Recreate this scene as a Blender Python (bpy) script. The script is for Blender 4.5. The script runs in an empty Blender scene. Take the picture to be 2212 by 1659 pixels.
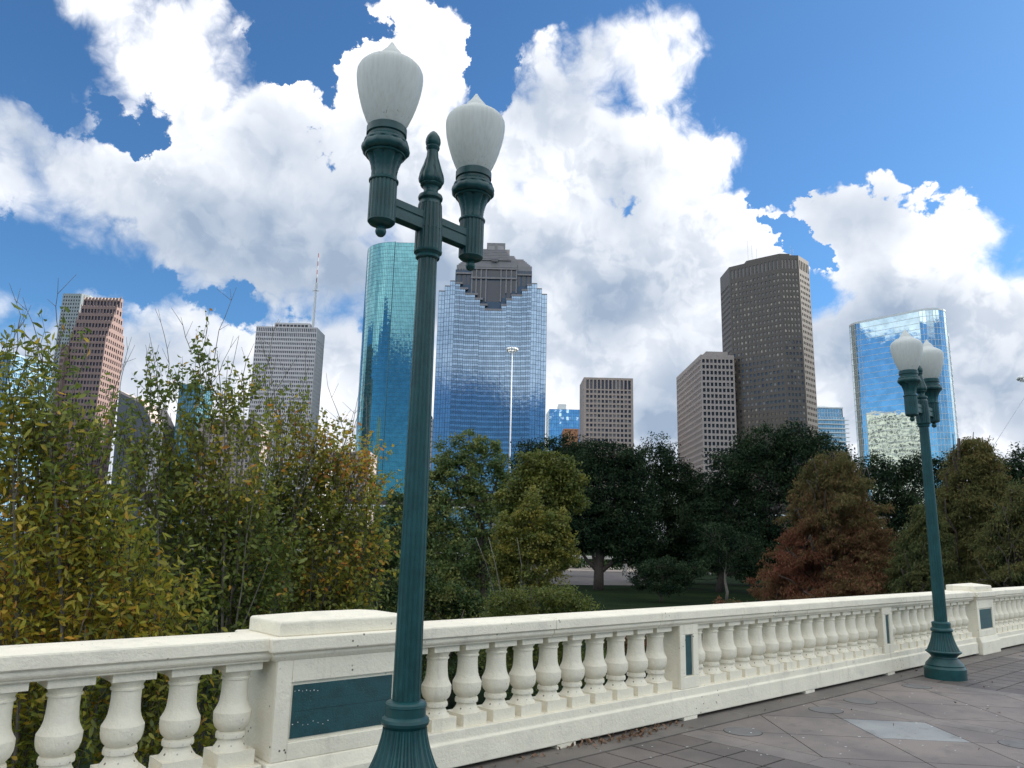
import bpy, math, random
import numpy as np
from mathutils import Vector, Matrix

# ---------------------------------------------------------------- camera, world, sun, exposure
scene = bpy.context.scene
COL = scene.collection
CH = 1.65                                   # eye height above the bridge deck
PITCH, ROLL = math.radians(11.8), math.radians(1.35)
F, IW, IH = 1661.0, 2211.0, 1659.0          # focal length and picture size used for surveying
fw = np.array([0, math.cos(PITCH), math.sin(PITCH)])
_u = np.array([0, -math.sin(PITCH), math.cos(PITCH)]); _r = np.array([1.0, 0, 0])
up = _u*math.cos(ROLL) - _r*math.sin(ROLL); rt = _r*math.cos(ROLL) + _u*math.sin(ROLL)
CAM = np.array([0, 0, CH])
def ray(x, y): return fw + rt*(x-IW/2)/F - up*(y-IH/2)/F
def at_z(x, y, z):
    r = ray(x, y); return CAM + r*((z-CH)/r[2])
def at_dist(x, y, D):
    r = ray(x, y); return CAM + r*(D/math.hypot(r[0], r[1]))
def on_y(x, y, Y):
    r = ray(x, y); return CAM + r*(Y/r[1])
def on_x(x, y, X):
    r = ray(x, y); return CAM + r*(X/r[0])

cam = bpy.data.cameras.new('camera'); cam.lens = 36*F/IW; cam.sensor_width = 36
cam.clip_end = 20000; cam.clip_start = 0.05
camo = bpy.data.objects.new('camera', cam); COL.objects.link(camo)
camo.matrix_world = Matrix(((rt[0], up[0], -fw[0], CAM[0]), (rt[1], up[1], -fw[1], CAM[1]), (rt[2], up[2], -fw[2], CAM[2]), (0, 0, 0, 1)))
scene.camera = camo
scene.view_settings.view_transform = 'Standard'; scene.view_settings.look = 'None'
scene.view_settings.gamma = 1; scene.view_settings.exposure = 0.95
scene.cycles.use_denoising = True
scene.cycles.max_bounces = 6; scene.cycles.diffuse_bounces = 3; scene.cycles.glossy_bounces = 3
scene.cycles.transmission_bounces = 4; scene.cycles.transparent_max_bounces = 8

SUN_AZ, SUN_EL = math.radians(72), math.radians(38)      # compass heading clockwise from +Y
sl = bpy.data.lights.new('sun', 'SUN'); sl.energy = 5.0; sl.angle = math.radians(0.5); sl.color = (1, 0.93, 0.82)
so = bpy.data.objects.new('sun', sl); COL.objects.link(so)
sdir = Vector((math.sin(SUN_AZ)*math.cos(SUN_EL), math.cos(SUN_AZ)*math.cos(SUN_EL), math.sin(SUN_EL)))
so.rotation_euler = sdir.to_track_quat('Z', 'Y').to_euler()

world = bpy.data.worlds.new('World'); scene.world = world; world.use_nodes = True
NT = world.node_tree; NT.nodes.clear()

class G:
    """small helper for wiring node trees"""
    def __init__(s, nt): s.nt = nt
    def n(s, t, **k):
        nd = s.nt.nodes.new(t)
        for a, b in k.items(): setattr(nd, a, b)
        return nd
    def put(s, sock, v):
        if isinstance(v, bpy.types.NodeSocket): s.nt.links.new(v, sock)
        elif v is not None: sock.default_value = v
    def m(s, op, a, b=None, c=None, clamp=False):
        nd = s.n('ShaderNodeMath', operation=op, use_clamp=clamp)
        for i, v in enumerate((a, b, c)):
            if v is not None: s.put(nd.inputs[i], v)
        return nd.outputs[0]
    def vm(s, op, a, b=None, out=0):
        nd = s.n('ShaderNodeVectorMath', operation=op); s.put(nd.inputs[0], a)
        if b is not None: s.put(nd.inputs[1], b)
        return nd.outputs[out]
    def mix(s, f, a, b, t='RGBA', blend='MIX'):
        nd = s.n('ShaderNodeMix', data_type=t); nd.clamp_factor = True
        if t == 'RGBA': nd.blend_type = blend; ia, ib, o = 6, 7, 2
        else: ia, ib, o = 2, 3, 0
        s.put(nd.inputs[0], f); s.put(nd.inputs[ia], a); s.put(nd.inputs[ib], b)
        return nd.outputs[o]
    def mr(s, v, a, b, c=0.0, d=1.0, smooth=True):
        nd = s.n('ShaderNodeMapRange'); nd.interpolation_type = 'SMOOTHSTEP' if smooth else 'LINEAR'
        s.put(nd.inputs[0], v)
        for i, q in zip((1, 2, 3, 4), (a, b, c, d)): s.put(nd.inputs[i], q)
        return nd.outputs[0]
    def noise(s, vec, scale, detail=4, rough=0.5, lac=2.0, dist=0.0, col=False, w=None):
        nd = s.n('ShaderNodeTexNoise')
        if w is not None: vec = s.vm('ADD', vec, (w*3.7, w*1.9, w*2.3)) if vec is not None else None
        if vec is not None: s.put(nd.inputs['Vector'], vec)
        s.put(nd.inputs['Scale'], scale); nd.inputs['Detail'].default_value = detail
        nd.inputs['Roughness'].default_value = rough; nd.inputs['Lacunarity'].default_value = lac; nd.inputs['Distortion'].default_value = dist
        return nd.outputs[1 if col else 0]

# --- sky: Nishita blue, with cumulus laid out by compass direction and elevation
def azel(x, y):
    r = ray(x, y); r = r/np.linalg.norm(r); return np.array([math.atan2(r[0], r[1]), math.asin(r[2])])
def build_world():
    g = G(NT)
    geo = g.n('ShaderNodeTexCoord'); dirv = geo.outputs['Generated']
    sky = g.n('ShaderNodeTexSky'); sky.sky_type = 'NISHITA'; sky.sun_disc = False
    sky.sun_elevation = SUN_EL; sky.sun_rotation = SUN_AZ; sky.altitude = 10; sky.air_density = 1.0; sky.dust_density = 0.6; sky.ozone_density = 2.5
    sep = g.n('ShaderNodeSeparateXYZ'); g.put(sep.inputs[0], dirv)
    az = g.m('ARCTAN2', sep.outputs[0], sep.outputs[1]); el = g.m('ARCSINE', sep.outputs[2])
    cmb = g.n('ShaderNodeCombineXYZ'); g.put(cmb.inputs[0], az); g.put(cmb.inputs[1], el)
    # wobble so that no outline is an ellipse
    w1 = g.noise(dirv, 3.3, 2, 0.5, col=True)
    w1 = g.vm('SCALE', g.vm('SUBTRACT', w1, (0.5, 0.5, 0.5))); w1.node.inputs[3].default_value = 0.03
    ae = g.vm('ADD', cmb.outputs[0], w1)
    ae = g.vm('MULTIPLY', ae, (1, 1, 0))
    def field(blobs, k=0.05):
        acc = None
        for (x, y, rx, ry, rot) in blobs:
            c = azel(x, y); t = math.radians(rot)
            a1 = azel(x+rx*math.cos(t), y+rx*math.sin(t)) - c; a2 = azel(x-ry*math.sin(t), y+ry*math.cos(t)) - c
            U, S, V = np.linalg.svd(np.column_stack([a1, a2]))
            mp = g.n('ShaderNodeMapping', vector_type='TEXTURE')
            mp.inputs['Location'].default_value = (c[0], c[1], 0)
            mp.inputs['Rotation'].default_value = (0, 0, math.atan2(U[1, 0], U[0, 0]))
            mp.inputs['Scale'].default_value = (S[0], S[1], 1)
            src = ae
            if acc is not None:              # chain the masses one after another (keeps the shader's working memory small)
                md = g.n('ShaderNodeVectorMath', operation='MULTIPLY_ADD'); g.put(md.inputs[0], acc); md.inputs[1].default_value = (1e-7,)*3; g.put(md.inputs[2], ae); src = md.outputs[0]
            g.put(mp.inputs['Vector'], src)
            r = g.vm('LENGTH', mp.outputs[0], out=1)
            v = g.m('MULTIPLY', g.m('SUBTRACT', 1.0, r), float(min(S)))
            acc = v if acc is None else g.m('SMOOTH_MAX', acc, v, k)
        return acc
    clouds = [(230, 20, 150, 110, 30), (400, 60, 80, 110, 0), (340, 140, 140, 110, 40), (430, 220, 110, 110, 20), (540, 250, 90, 110, 30), (620, 220, 50, 80, 10), (600, 340, 130, 110, 0),
              (40, 270, 80, 90, 10), (20, 370, 90, 90, 0), (150, 380, 140, 100, 20), (255, 280, 80, 55, 10), (300, 400, 180, 120, 15), (440, 470, 200, 130, 18), (330, 500, 150, 70, 18), (600, 480, 220, 130, 14), (560, 560, 240, 110, 14), (700, 580, 180, 110, 5),
              (880, 60, 70, 100, 0), (840, 150, 110, 110, 0), (955, 90, 56, 70, 0), (940, 200, 60, 110, 10), (860, 280, 160, 140, 0), (760, 330, 100, 90, 0), (950, 400, 160, 160, 0), (740, 450, 160, 110, 0), (1000, 520, 180, 200, 0), (850, 600, 110, 100, 0), (30, 400, 90, 60, 10),
              (1170, 140, 66, 64, 0), (1150, 250, 70, 90, 0), (1100, 320, 100, 110, 0), (1230, 330, 170, 200, 0), (1290, 120, 90, 70, -10), (1380, 110, 110, 100, 0), (1450, 60, 70, 70, 0), (1480, 130, 60, 50, 0), (1390, 200, 100, 90, 0), (1370, 330, 150, 130, 0),
              (1480, 350, 110, 80, 0), (1560, 330, 50, 60, 0), (1500, 470, 150, 120, 20), (1600, 480, 60, 90, -20), (1500, 600, 200, 130, 0), (1200, 650, 380, 250, 0),
              (1740, 435, 44, 26, -20), (1800, 470, 60, 50, 0), (1810, 560, 60, 80, 0), (1910, 400, 66, 56, 0), (1980, 410, 60, 50, 0), (2040, 420, 40, 14, -10), (1860, 470, 80, 60, 0), (1980, 500, 110, 70, 0), (2110, 510, 100, 60, 10), (1990, 640, 260, 150, 0), (1830, 560, 70, 80, 0), (2040, 850, 420, 270, 0), (1600, 900, 420, 240, 0),
              (20, 660, 80, 66, 0), (200, 640, 70, 50, 0), (300, 670, 90, 50, 10), (430, 700, 100, 50, 8), (170, 720, 70, 60, 0), (200, 860, 600, 150, 0), (600, 790, 260, 110, 0), (800, 900, 400, 220, 0),
              (1200, 1150, 1700, 150, 0), (572, 90, 24, 16, 30)]
    holes = [(20, 80, 70, 80, 0), (110, 200, 60, 36, 50), (230, 235, 60, 18, 45), (320, 270, 20, 10, 55), (1705, 520, 34, 18, 60), (1735, 560, 24, 12, 0), (1660, 400, 20, 40, 40),
             (20, 530, 110, 40, 18), (200, 590, 110, 24, 14), (330, 625, 60, 10, 14), (430, 645, 40, 4, 10), (620, 100, 80, 70, 25), (700, 50, 90, 60, 0), (1055, 90, 44, 80, 8), (1060, 180, 20, 36, 0), (1720, 160, 150, 220, 0), (1600, 220, 50, 36, 60)]
    C = field(clouds); H = field(holes, 0.02)
    # sky outside the picture: broken cloud all round
    aabs = g.m('ABSOLUTE', az)
    away = g.mr(aabs, 0.66, 0.95)
    rear = g.m('SUBTRACT', g.m('MULTIPLY', g.m('SUBTRACT', g.noise(dirv, 2.1, 3, 0.5, w=3.1), 0.43), 0.9), g.m('SUBTRACT', g.mr(el, 0.16, 0.30, 0.20, 0.0), g.mr(el, 0.26, 0.36, 0.0, 0.14)))
    zen = g.mr(el, 0.68, 0.95)
    C = g.mix(g.m('MAXIMUM', away, zen), C, rear, 'FLOAT')
    C = g.m('MINIMUM', C, g.m('ADD', g.m('MULTIPLY', g.m('ADD', H, g.m('MULTIPLY', g.m('SUBTRACT', g.noise(dirv, 20, 6, .62, w=6.6), 0.5), 0.09)), -3.0), -0.02))
    C = g.m('MULTIPLY', C, 2.0)
    # billowing edge: rounded heads on rounded heads
    flat = g.vm('MULTIPLY', cmb.outputs[0], (0.92, 1, 0))
    wv = g.n('ShaderNodeTexNoise', noise_dimensions='2D'); g.put(wv.inputs['Vector'], flat); wv.inputs['Scale'].default_value = 11; wv.inputs['Detail'].default_value = 4
    w2 = g.vm('SCALE', g.vm('SUBTRACT', wv.outputs[1], (0.5, 0.5, 0.5))); w2.node.inputs[3].default_value = 0.055
    pv = g.vm('MULTIPLY', g.vm('ADD', flat, w2), (1, 1, 0))
    def n2(v, sc, det, ro=0.55, off=0.0):
        nd = g.n('ShaderNodeTexNoise', noise_dimensions='2D'); g.put(nd.inputs['Vector'], g.vm('ADD', v, (off, off*.7, 0)) if off else v)
        nd.inputs['Scale'].default_value = sc; nd.inputs['Detail'].default_value = det; nd.inputs['Roughness'].default_value = ro; return nd.outputs[0]
    def bump(v, det=4.0):
        vo = g.n('ShaderNodeTexVoronoi', voronoi_dimensions='2D', feature='F1'); vo.normalize = False
        g.put(vo.inputs['Vector'], v); vo.inputs['Scale'].default_value = 13; vo.inputs['Detail'].default_value = det; vo.inputs['Roughness'].default_value = 0.52; vo.inputs['Lacunarity'].default_value = 2.25
        return g.m('MULTIPLY', g.m('SUBTRACT', 0.85, vo.outputs['Distance']), 0.060)
    B0 = bump(pv)
    base = g.m('MULTIPLY', g.m('SUBTRACT', n2(flat, 6.0, 7, .6), 0.5), 0.13)
    h = g.m('ADD', C, g.m('ADD', base, B0))
    h = g.m('ADD', h, g.mr(el, 0.10, 0.28, 0.09, 0.0))
    soft = g.mr(g.m('SUBTRACT', n2(flat, 3.2, 3, .5, 7.3), g.mr(az, -0.6, 0.1, -0.08, 0.0)), 0.38, 0.62, 0.010, 0.085)
    alpha = g.mr(h, 0.0, soft)
    B1 = bump(g.vm('ADD', pv, (0.010, 0.012, 0)), 3.0)
    relief = g.mr(g.m('SUBTRACT', B0, B1), -0.016, 0.014)
    big = g.mr(g.m('SUBTRACT', n2(flat, 4.2, 4, .5), n2(g.vm('ADD', flat, (0.035, 0.045, 0)), 4.2, 4, .5)), -0.10, 0.10)
    GREY = field([(560, 590, 340, 120, 14), (480, 480, 130, 50, 10), (110, 330, 170, 60, 30), (60, 240, 70, 50, 0), (1330, 400, 60, 190, -10), (1320, 690, 120, 150, 20), (1230, 770, 200, 70, 0), (1470, 850, 230, 110, 0), (1930, 720, 180, 90, 0), (2080, 840, 220, 90, 0), (330, 740, 120, 40, 0), (960, 640, 170, 80, 0), (430, 780, 120, 40, 0), (760, 420, 110, 50, 0), (1200, 270, 100, 60, 20), (1870, 480, 60, 40, 0), (1180, 560, 120, 70, 0), (720, 760, 80, 50, 0), (640, 320, 80, 40, 0)], 0.05)
    grey = g.mr(g.m('ADD', GREY, g.m('MULTIPLY', g.m('SUBTRACT', n2(flat, 4.5, 5, .5, 3.1), 0.5), 0.17)), -0.07, 0.06)
    bg = g.mr(g.noise(dirv, 3.0, 5, 0.55, w=2.2), 0.42, 0.6)
    out_f = g.m('MAXIMUM', away, zen)
    grey = g.mix(out_f, grey, g.m('MULTIPLY', bg, 0.6), 'FLOAT')
    hz = g.mr(el, 0.02, 0.22, 0.45, 0.0)
    grey = g.m('MAXIMUM', grey, g.m('MULTIPLY', hz, g.mr(g.noise(dirv, 6, 4, 0.5, w=9.), 0.35, 0.6)))
    inside = g.mr(h, 0.015, 0.13)
    sh = g.m('MULTIPLY', grey, 0.80)
    sh = g.m('ADD', sh, g.m('MULTIPLY', g.m('SUBTRACT', 1.0, relief), g.m('MULTIPLY', g.m('ADD', 0.35, g.m('MULTIPLY', inside, 0.65)), g.mr(grey, 0.0, 1.0, 0.27, 0.10))))
    sh = g.m('ADD', sh, g.m('MULTIPLY', g.m('MULTIPLY', g.m('SUBTRACT', 1.0, big), inside), 0.22))
    lit = g.m('SUBTRACT', 1.0, sh, clamp=True)
    ccol = g.mix(lit, (0.190, 0.242, 0.320, 1), (0.68, 0.68, 0.69, 1))
    ccol = g.mix(1.0, ccol, g.mix(out_f, (1, 1, 1, 1), (1.75, 1.72, 1.66, 1)), blend='MULTIPLY')
    blue = g.mix(1.0, sky.outputs[0], (0.070*0.52, 0.070*0.87, 0.070*1.13, 1), blend='MULTIPLY')
    out = g.mix(alpha, blue, ccol)
    # ground side stays dull
    low = g.mr(sep.outputs[2], -0.02, 0.0)
    out = g.mix(low, (0.05, 0.055, 0.05, 1), out)
    bgn = g.n('ShaderNodeBackground'); g.put(bgn.inputs[0], out); bgn.inputs[1].default_value = 1.0
    o = g.n('ShaderNodeOutputWorld'); NT.links.new(bgn.outputs[0], o.inputs[0])
build_world()
world.cycles.sampling_method = 'MANUAL'; world.cycles.sample_map_resolution = 1024

# ---------------------------------------------------------------- helpers
rng = np.random.default_rng(7); random.seed(7)
def mesh_obj(name, V, Fc, mat=None, parent=None, smooth=False, mats=None, midx=None):
    me = bpy.data.meshes.new(name)
    me.from_pydata([tuple(v) for v in V], [], Fc); me.validate(verbose=False)
    for m_ in (mats or ([mat] if mat else [])): me.materials.append(m_)
    if midx is not None: me.polygons.foreach_set('material_index', midx)
    if smooth: me.polygons.foreach_set('use_smooth', [True]*len(me.polygons))
    o = bpy.data.objects.new(name, me); COL.objects.link(o)
    if parent: o.parent = parent
    return o
def fast_mesh(name, V, nper, mat, parent=None, tint=None, smooth=False):
    """V: (nfaces*nper,3) float array, faces of nper verts each"""
    V = np.ascontiguousarray(V, dtype=np.float32); n = len(V); nf = n//nper
    me = bpy.data.meshes.new(name); me.vertices.add(n); me.vertices.foreach_set('co', V.ravel())
    me.loops.add(n); me.loops.foreach_set('vertex_index', np.arange(n, dtype=np.int32))
    me.polygons.add(nf); me.polygons.foreach_set('loop_start', np.arange(0, n, nper, dtype=np.int32))
    me.polygons.foreach_set('loop_total', np.full(nf, nper, dtype=np.int32))
    me.update()
    if tint is not None:
        at = me.attributes.new('tint', 'FLOAT_COLOR', 'FACE')
        c = np.ones((nf, 4), dtype=np.float32); c[:, :tint.shape[1]] = tint; at.data.foreach_set('color', c.ravel())
    me.materials.append(mat)
    o = bpy.data.objects.new(name, me); COL.objects.link(o)
    if parent: o.parent = parent
    return o
def empty(name, loc=(0, 0, 0), rz=0.0):
    o = bpy.data.objects.new(name, None); COL.objects.link(o); o.location = loc; o.rotation_euler = (0, 0, rz); o.empty_display_size = 0.3; return o
def tag(o, label=None, cat=None, group=None, kind=None):
    if label: o['label'] = label
    if cat: o['category'] = cat
    if group: o['group'] = group
    if kind: o['kind'] = kind
    return o
class MB:
    def __init__(s): s.V = []; s.F = []
    def add(s, V, Fc):
        b = len(s.V); s.V += [tuple(v) for v in V]; s.F += [tuple(b+i for i in f) for f in Fc]; return s
    def box(s, x0, x1, y0, y1, z0, z1):
        return s.add([(x0, y0, z0), (x1, y0, z0), (x1, y1, z0), (x0, y1, z0), (x0, y0, z1), (x1, y0, z1), (x1, y1, z1), (x0, y1, z1)],
                     [(0, 3, 2, 1), (4, 5, 6, 7), (0, 1, 5, 4), (1, 2, 6, 5), (2, 3, 7, 6), (3, 0, 4, 7)])
    def prism(s, pts, z0, z1):
        n = len(pts)
        return s.add([(p[0], p[1], z0) for p in pts]+[(p[0], p[1], z1) for p in pts],
                     [tuple(range(n-1, -1, -1)), tuple(range(n, 2*n))]+[(i, (i+1) % n, n+(i+1) % n, n+i) for i in range(n)])
    def extr_x(s, prof, x0, x1):            # closed profile (y,z) swept along x
        n = len(prof)
        return s.add([(x0, p[0], p[1]) for p in prof]+[(x1, p[0], p[1]) for p in prof],
                     [tuple(range(n)), tuple(range(2*n-1, n-1, -1))]+[(i, n+i, n+(i+1) % n, (i+1) % n) for i in range(n)])
    def lathe(s, prof, seg=32, cx=0, cy=0, flute=None, cap=True):
        """prof: (r,z) from bottom to top; flute(i,z)->radius factor"""
        V = []
        for r, z in prof:
            for i in range(seg):
                a = 2*math.pi*i/seg; q = r*(flute(i, z) if flute else 1)
                V.append((cx+q*math.cos(a), cy+q*math.sin(a), z))
        Fc = [(k*seg+i, k*seg+(i+1) % seg, (k+1)*seg+(i+1) % seg, (k+1)*seg+i) for k in range(len(prof)-1) for i in range(seg)]
        if cap: Fc += [tuple(range(seg-1, -1, -1)), tuple((len(prof)-1)*seg+i for i in range(seg))]
        return s.add(V, Fc)
    def tube(s, pts, rad, seg=6):
        pts = [np.array(p, float) for p in pts]; V = []
        for k, p in enumerate(pts):
            d = pts[min(k+1, len(pts)-1)]-pts[max(k-1, 0)]; d = d/(np.linalg.norm(d)+1e-9)
            a = np.cross(d, (0.3, 0.9, 0.2)); a /= np.linalg.norm(a)+1e-9; b = np.cross(d, a); r = rad[k] if hasattr(rad, '__len__') else rad
            V += [p+r*(a*math.cos(2*math.pi*i/seg)+b*math.sin(2*math.pi*i/seg)) for i in range(seg)]
        Fc = [(k*seg+i, k*seg+(i+1) % seg, (k+1)*seg+(i+1) % seg, (k+1)*seg+i) for k in range(len(pts)-1) for i in range(seg)]
        Fc += [tuple(range(seg-1, -1, -1)), tuple((len(pts)-1)*seg+i for i in range(seg))]
        return s.add(V, Fc)
    def obj(s, name, mat, parent=None, smooth=False): return mesh_obj(name, s.V, s.F, mat, parent, smooth)
def bevel(o, w, seg=2):
    m = o.modifiers.new('bevel', 'BEVEL'); m.width = w; m.segments = seg; m.limit_method = 'ANGLE'; m.angle_limit = math.radians(35); m.harden_normals = False; return o
def autosmooth(o, ang=40):
    """smooth faces but keep edges sharper than ang"""
    import bmesh
    me = o.data; bm = bmesh.new(); bm.from_mesh(me)
    for f in bm.faces: f.smooth = True
    for e in bm.edges:
        if len(e.link_faces) == 2 and e.calc_face_angle(0) > math.radians(ang): e.smooth = False
    bm.to_mesh(me); bm.free(); return o

# ---------------------------------------------------------------- materials
def mat_new(name):
    m = bpy.data.materials.new(name); m.use_nodes = True; nt = m.node_tree
    return m, G(nt), nt.nodes['Principled BSDF'], nt
def surf(name, col, rough=0.8, var=0.12, scale=4.0, bump=0.0, bscale=40.0, metallic=0.0, spec=0.5, stain=None, stain_scale=1.5, speck=None, coord='Object'):
    m, g, p, nt = mat_new(name)
    tc = g.n('ShaderNodeTexCoord').outputs[coord]
    n = g.noise(tc, scale, 5, 0.6)
    a = tuple(c*(1-var) for c in col)+(1,); b = tuple(min(1, c*(1+var)) for c in col)+(1,)
    c = g.mix(g.mr(n, 0.3, 0.7), a, b)
    if stain:
        s_ = g.noise(tc, stain_scale, 6, 0.65, w=4.2)
        c = g.mix(g.mr(s_, 0.52, 0.75, 0, 0.8), c, stain+(1,))
    if speck:                                # small dark chips and dirt spots
        v = g.n('ShaderNodeTexVoronoi'); v.inputs['Scale'].default_value = speck[1]; g.put(v.inputs['Vector'], tc)
        keep = g.mr(g.noise(tc, speck[1]*0.23, 2, 0.5, w=6.0), 0.56, 0.62)
        c = g.mix(g.m('MULTIPLY', g.mr(v.outputs['Distance'], speck[2], speck[2]*1.6, 1, 0), keep), c, speck[0]+(1,))
    g.put(p.inputs['Base Color'], c); p.inputs['Roughness'].default_value = rough; p.inputs['Metallic'].default_value = metallic
    p.inputs['Specular IOR Level'].default_value = spec
    if bump:
        b_ = g.n('ShaderNodeBump'); b_.inputs['Strength'].default_value = bump; b_.inputs['Distance'].default_value = 0.01
        g.put(b_.inputs['Height'], g.noise(tc, bscale, 5, 0.6, w=1.0)); nt.links.new(b_.outputs[0], p.inputs['Normal'])
    return m
def stone_mat():
    m = surf('painted_stone', (0.78, 0.725, 0.585), 0.72, 0.05, 3.0, 0.45, 45, stain=(0.60, 0.56, 0.47), stain_scale=2.6, speck=((0.13, 0.11, 0.09), 20.0, 0.11))
    nt = m.node_tree; g = G(nt); p = nt.nodes['Principled BSDF']; src = p.inputs['Base Color'].links[0].from_socket
    tc = g.n('ShaderNodeNewGeometry').outputs['Position']; mp = g.n('ShaderNodeMapping'); mp.inputs['Scale'].default_value = (9, 9, .9); g.put(mp.inputs['Vector'], tc)
    st = g.noise(mp.outputs[0], 1.0, 6, .65); big = g.noise(tc, .8, 3, .5, w=1.3)
    c = g.mix(g.m('MULTIPLY', g.mr(st, .53, .74, 0, .42), g.mr(big, .4, .62)), src, (0.40, 0.36, 0.30, 1)); g.put(p.inputs['Base Color'], c)
    # chipped, repeatedly painted surface
    b_ = g.n('ShaderNodeBump'); b_.inputs['Strength'].default_value = .22; b_.inputs['Distance'].default_value = .005; g.put(b_.inputs['Height'], g.mr(g.noise(tc, 14, 4, .6, w=5.), .42, .5))
    old = p.inputs['Normal'].links[0].from_socket; nt.links.new(old, b_.inputs['Normal']); nt.links.new(b_.outputs[0], p.inputs['Normal'])
    return m
def leafmat(name, cols, rough=0.55, trans=0.35, gloss=0.35):
    """leaf colour from a per-leaf random value through a ramp of its species' colours"""
    m, g, p, nt = mat_new(name)
    at = g.n('ShaderNodeAttribute'); at.attribute_name = 'tint'
    sp = g.n('ShaderNodeSeparateColor'); g.put(sp.inputs[0], at.outputs['Color'])
    r = g.n('ShaderNodeValToRGB'); r.color_ramp.interpolation = 'LINEAR'; g.put(r.inputs[0], sp.outputs[0])
    el = r.color_ramp.elements
    while len(el) < len(cols): el.new(0.5)
    for e, (pos, c) in zip(el, cols): e.position = pos; e.color = c+(1,)
    v = g.m('ADD', 0.72, g.m('MULTIPLY', sp.outputs[1], 0.6))
    hs = g.n('ShaderNodeHueSaturation'); g.put(hs.inputs['Color'], r.outputs[0]); g.put(hs.inputs['Value'], v)
    g.put(p.inputs['Base Color'], hs.outputs[0]); p.inputs['Roughness'].default_value = rough; p.inputs['Specular IOR Level'].default_value = gloss
    tr = g.n('ShaderNodeBsdfTranslucent'); g.put(tr.inputs[0], hs.outputs[0])
    mx = g.n('ShaderNodeMixShader'); mx.inputs[0].default_value = trans
    nt.links.new(p.outputs[0], mx.inputs[1]); nt.links.new(tr.outputs[0], mx.inputs[2])
    nt.links.new(mx.outputs[0], nt.nodes['Material Output'].inputs[0]); return m
def glassmat(name, tint, rough=0.04, wav=0.15, dark=None):
    """coated facade glass: mirrors the sky in its own tint, with panes slightly out of true"""
    m, g, p, nt = mat_new(name)
    tc = g.n('ShaderNodeTexCoord').outputs['Object']
    n = g.noise(tc, 0.23, 2, 0.5)
    c = g.mix(g.mr(n, 0.3, 0.7), tuple(q*0.88 for q in tint)+(1,), tuple(min(1, q*1.1) for q in tint)+(1,))
    if dark is not None: 
        at = g.n('ShaderNodeAttribute'); at.attribute_name = 'tint'
        sp = g.n('ShaderNodeSeparateColor'); g.put(sp.inputs[0], at.outputs['Color'])
        c = g.mix(g.mr(sp.outputs[0], dark[0], 1.0, 0, dark[1]), c, (0.02, 0.03, 0.04, 1))
    g.put(p.inputs['Base Color'], c); p.inputs['Metallic'].default_value = 0.92; p.inputs['Roughness'].default_value = rough
    b_ = g.n('ShaderNodeBump'); b_.inputs['Strength'].default_value = wav; b_.inputs['Distance'].default_value = 0.3
    g.put(b_.inputs['Height'], g.noise(tc, 0.35, 2, 0.5, w=3.)); nt.links.new(b_.outputs[0], p.inputs['Normal'])
    return m
M = {}
M['stone'] = surf('painted_stone', (0.76, 0.715, 0.61), 0.78, 0.07, 3.0, 0.7, 48, stain=(0.62, 0.58, 0.50), stain_scale=2.2, speck=((0.16, 0.13, 0.10), 22.0, 0.09))
M['stone'] = stone_mat()
M['tile'] = surf('teal_tile', (0.012, 0.062, 0.070), 0.5, 0.2, 12, 0.35, 90, speck=((0.03, 0.12, 0.125), 30.0, 0.10))
M['green'] = surf('green_enamel', (0.0068, 0.050, 0.053), 0.38, 0.2, 9, 0.12, 70, spec=.35, speck=((0.05, 0.12, 0.12), 40.0, 0.05))
M['conc'] = surf('concrete', (0.30, 0.28, 0.26), 0.9, 0.15, 2, 0.3, 30)
M['grout'] = surf('dark_grout', (0.035, 0.03, 0.028), 0.95, 0.3, 20)
M['paver'] = None; M['blackish_'] = surf('tile_seam', (0.006, 0.03, 0.034), .6); M['chalk'] = surf('chalk_white', (.7, .72, .7), .9)
M['bark'] = surf('bark', (0.055, 0.043, 0.035), 0.95, 0.35, 8, 0.5, 20)
M['bark_pale'] = surf('grey_bark', (0.16, 0.145, 0.12), 0.9, 0.3, 10, 0.4, 25)

def paver_mat():
    m, g, p, nt = mat_new('paving'); tc = g.n('ShaderNodeTexCoord').outputs['Object']
    at = g.n('ShaderNodeAttribute'); at.attribute_name = 'tint'
    n = g.noise(tc, 1.1, 6, 0.62); n2 = g.noise(tc, 140, 3, 0.6); n3 = g.noise(tc, 4.5, 6, 0.7, w=2.)
    c = g.mix(g.mr(n, 0.35, 0.65), (0.72, 0.72, 0.74, 1), (1.08, 1.06, 1.04, 1))
    c = g.mix(1.0, at.outputs['Color'], c, blend='MULTIPLY')
    c = g.mix(1.0, c, g.mix(g.mr(n2, 0.3, 0.7), (0.82, 0.82, 0.82, 1), (1.15, 1.15, 1.15, 1)), blend='MULTIPLY')
    c = g.mix(g.mr(n3, 0.52, 0.70, 0, 0.55), c, (0.085, 0.075, 0.068, 1))
    v = g.n('ShaderNodeTexVoronoi'); v.inputs['Scale'].default_value = 5.5; g.put(v.inputs['Vector'], tc)
    c = g.mix(g.m('MULTIPLY', g.mr(v.outputs['Distance'], .05, .075, .6, 0), g.mr(g.noise(tc, 1.7, 2, .5, w=4.), .5, .56)), c, (0.05, 0.046, 0.044, 1))
    g.put(p.inputs['Base Color'], c); p.inputs['Roughness'].default_value = 0.7
    b_ = g.n('ShaderNodeBump'); b_.inputs['Strength'].default_value = 0.3; b_.inputs['Distance'].default_value = 0.004
    g.put(b_.inputs['Height'], n2); nt.links.new(b_.outputs[0], p.inputs['Normal']); return m
M['paver'] = paver_mat()
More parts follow.
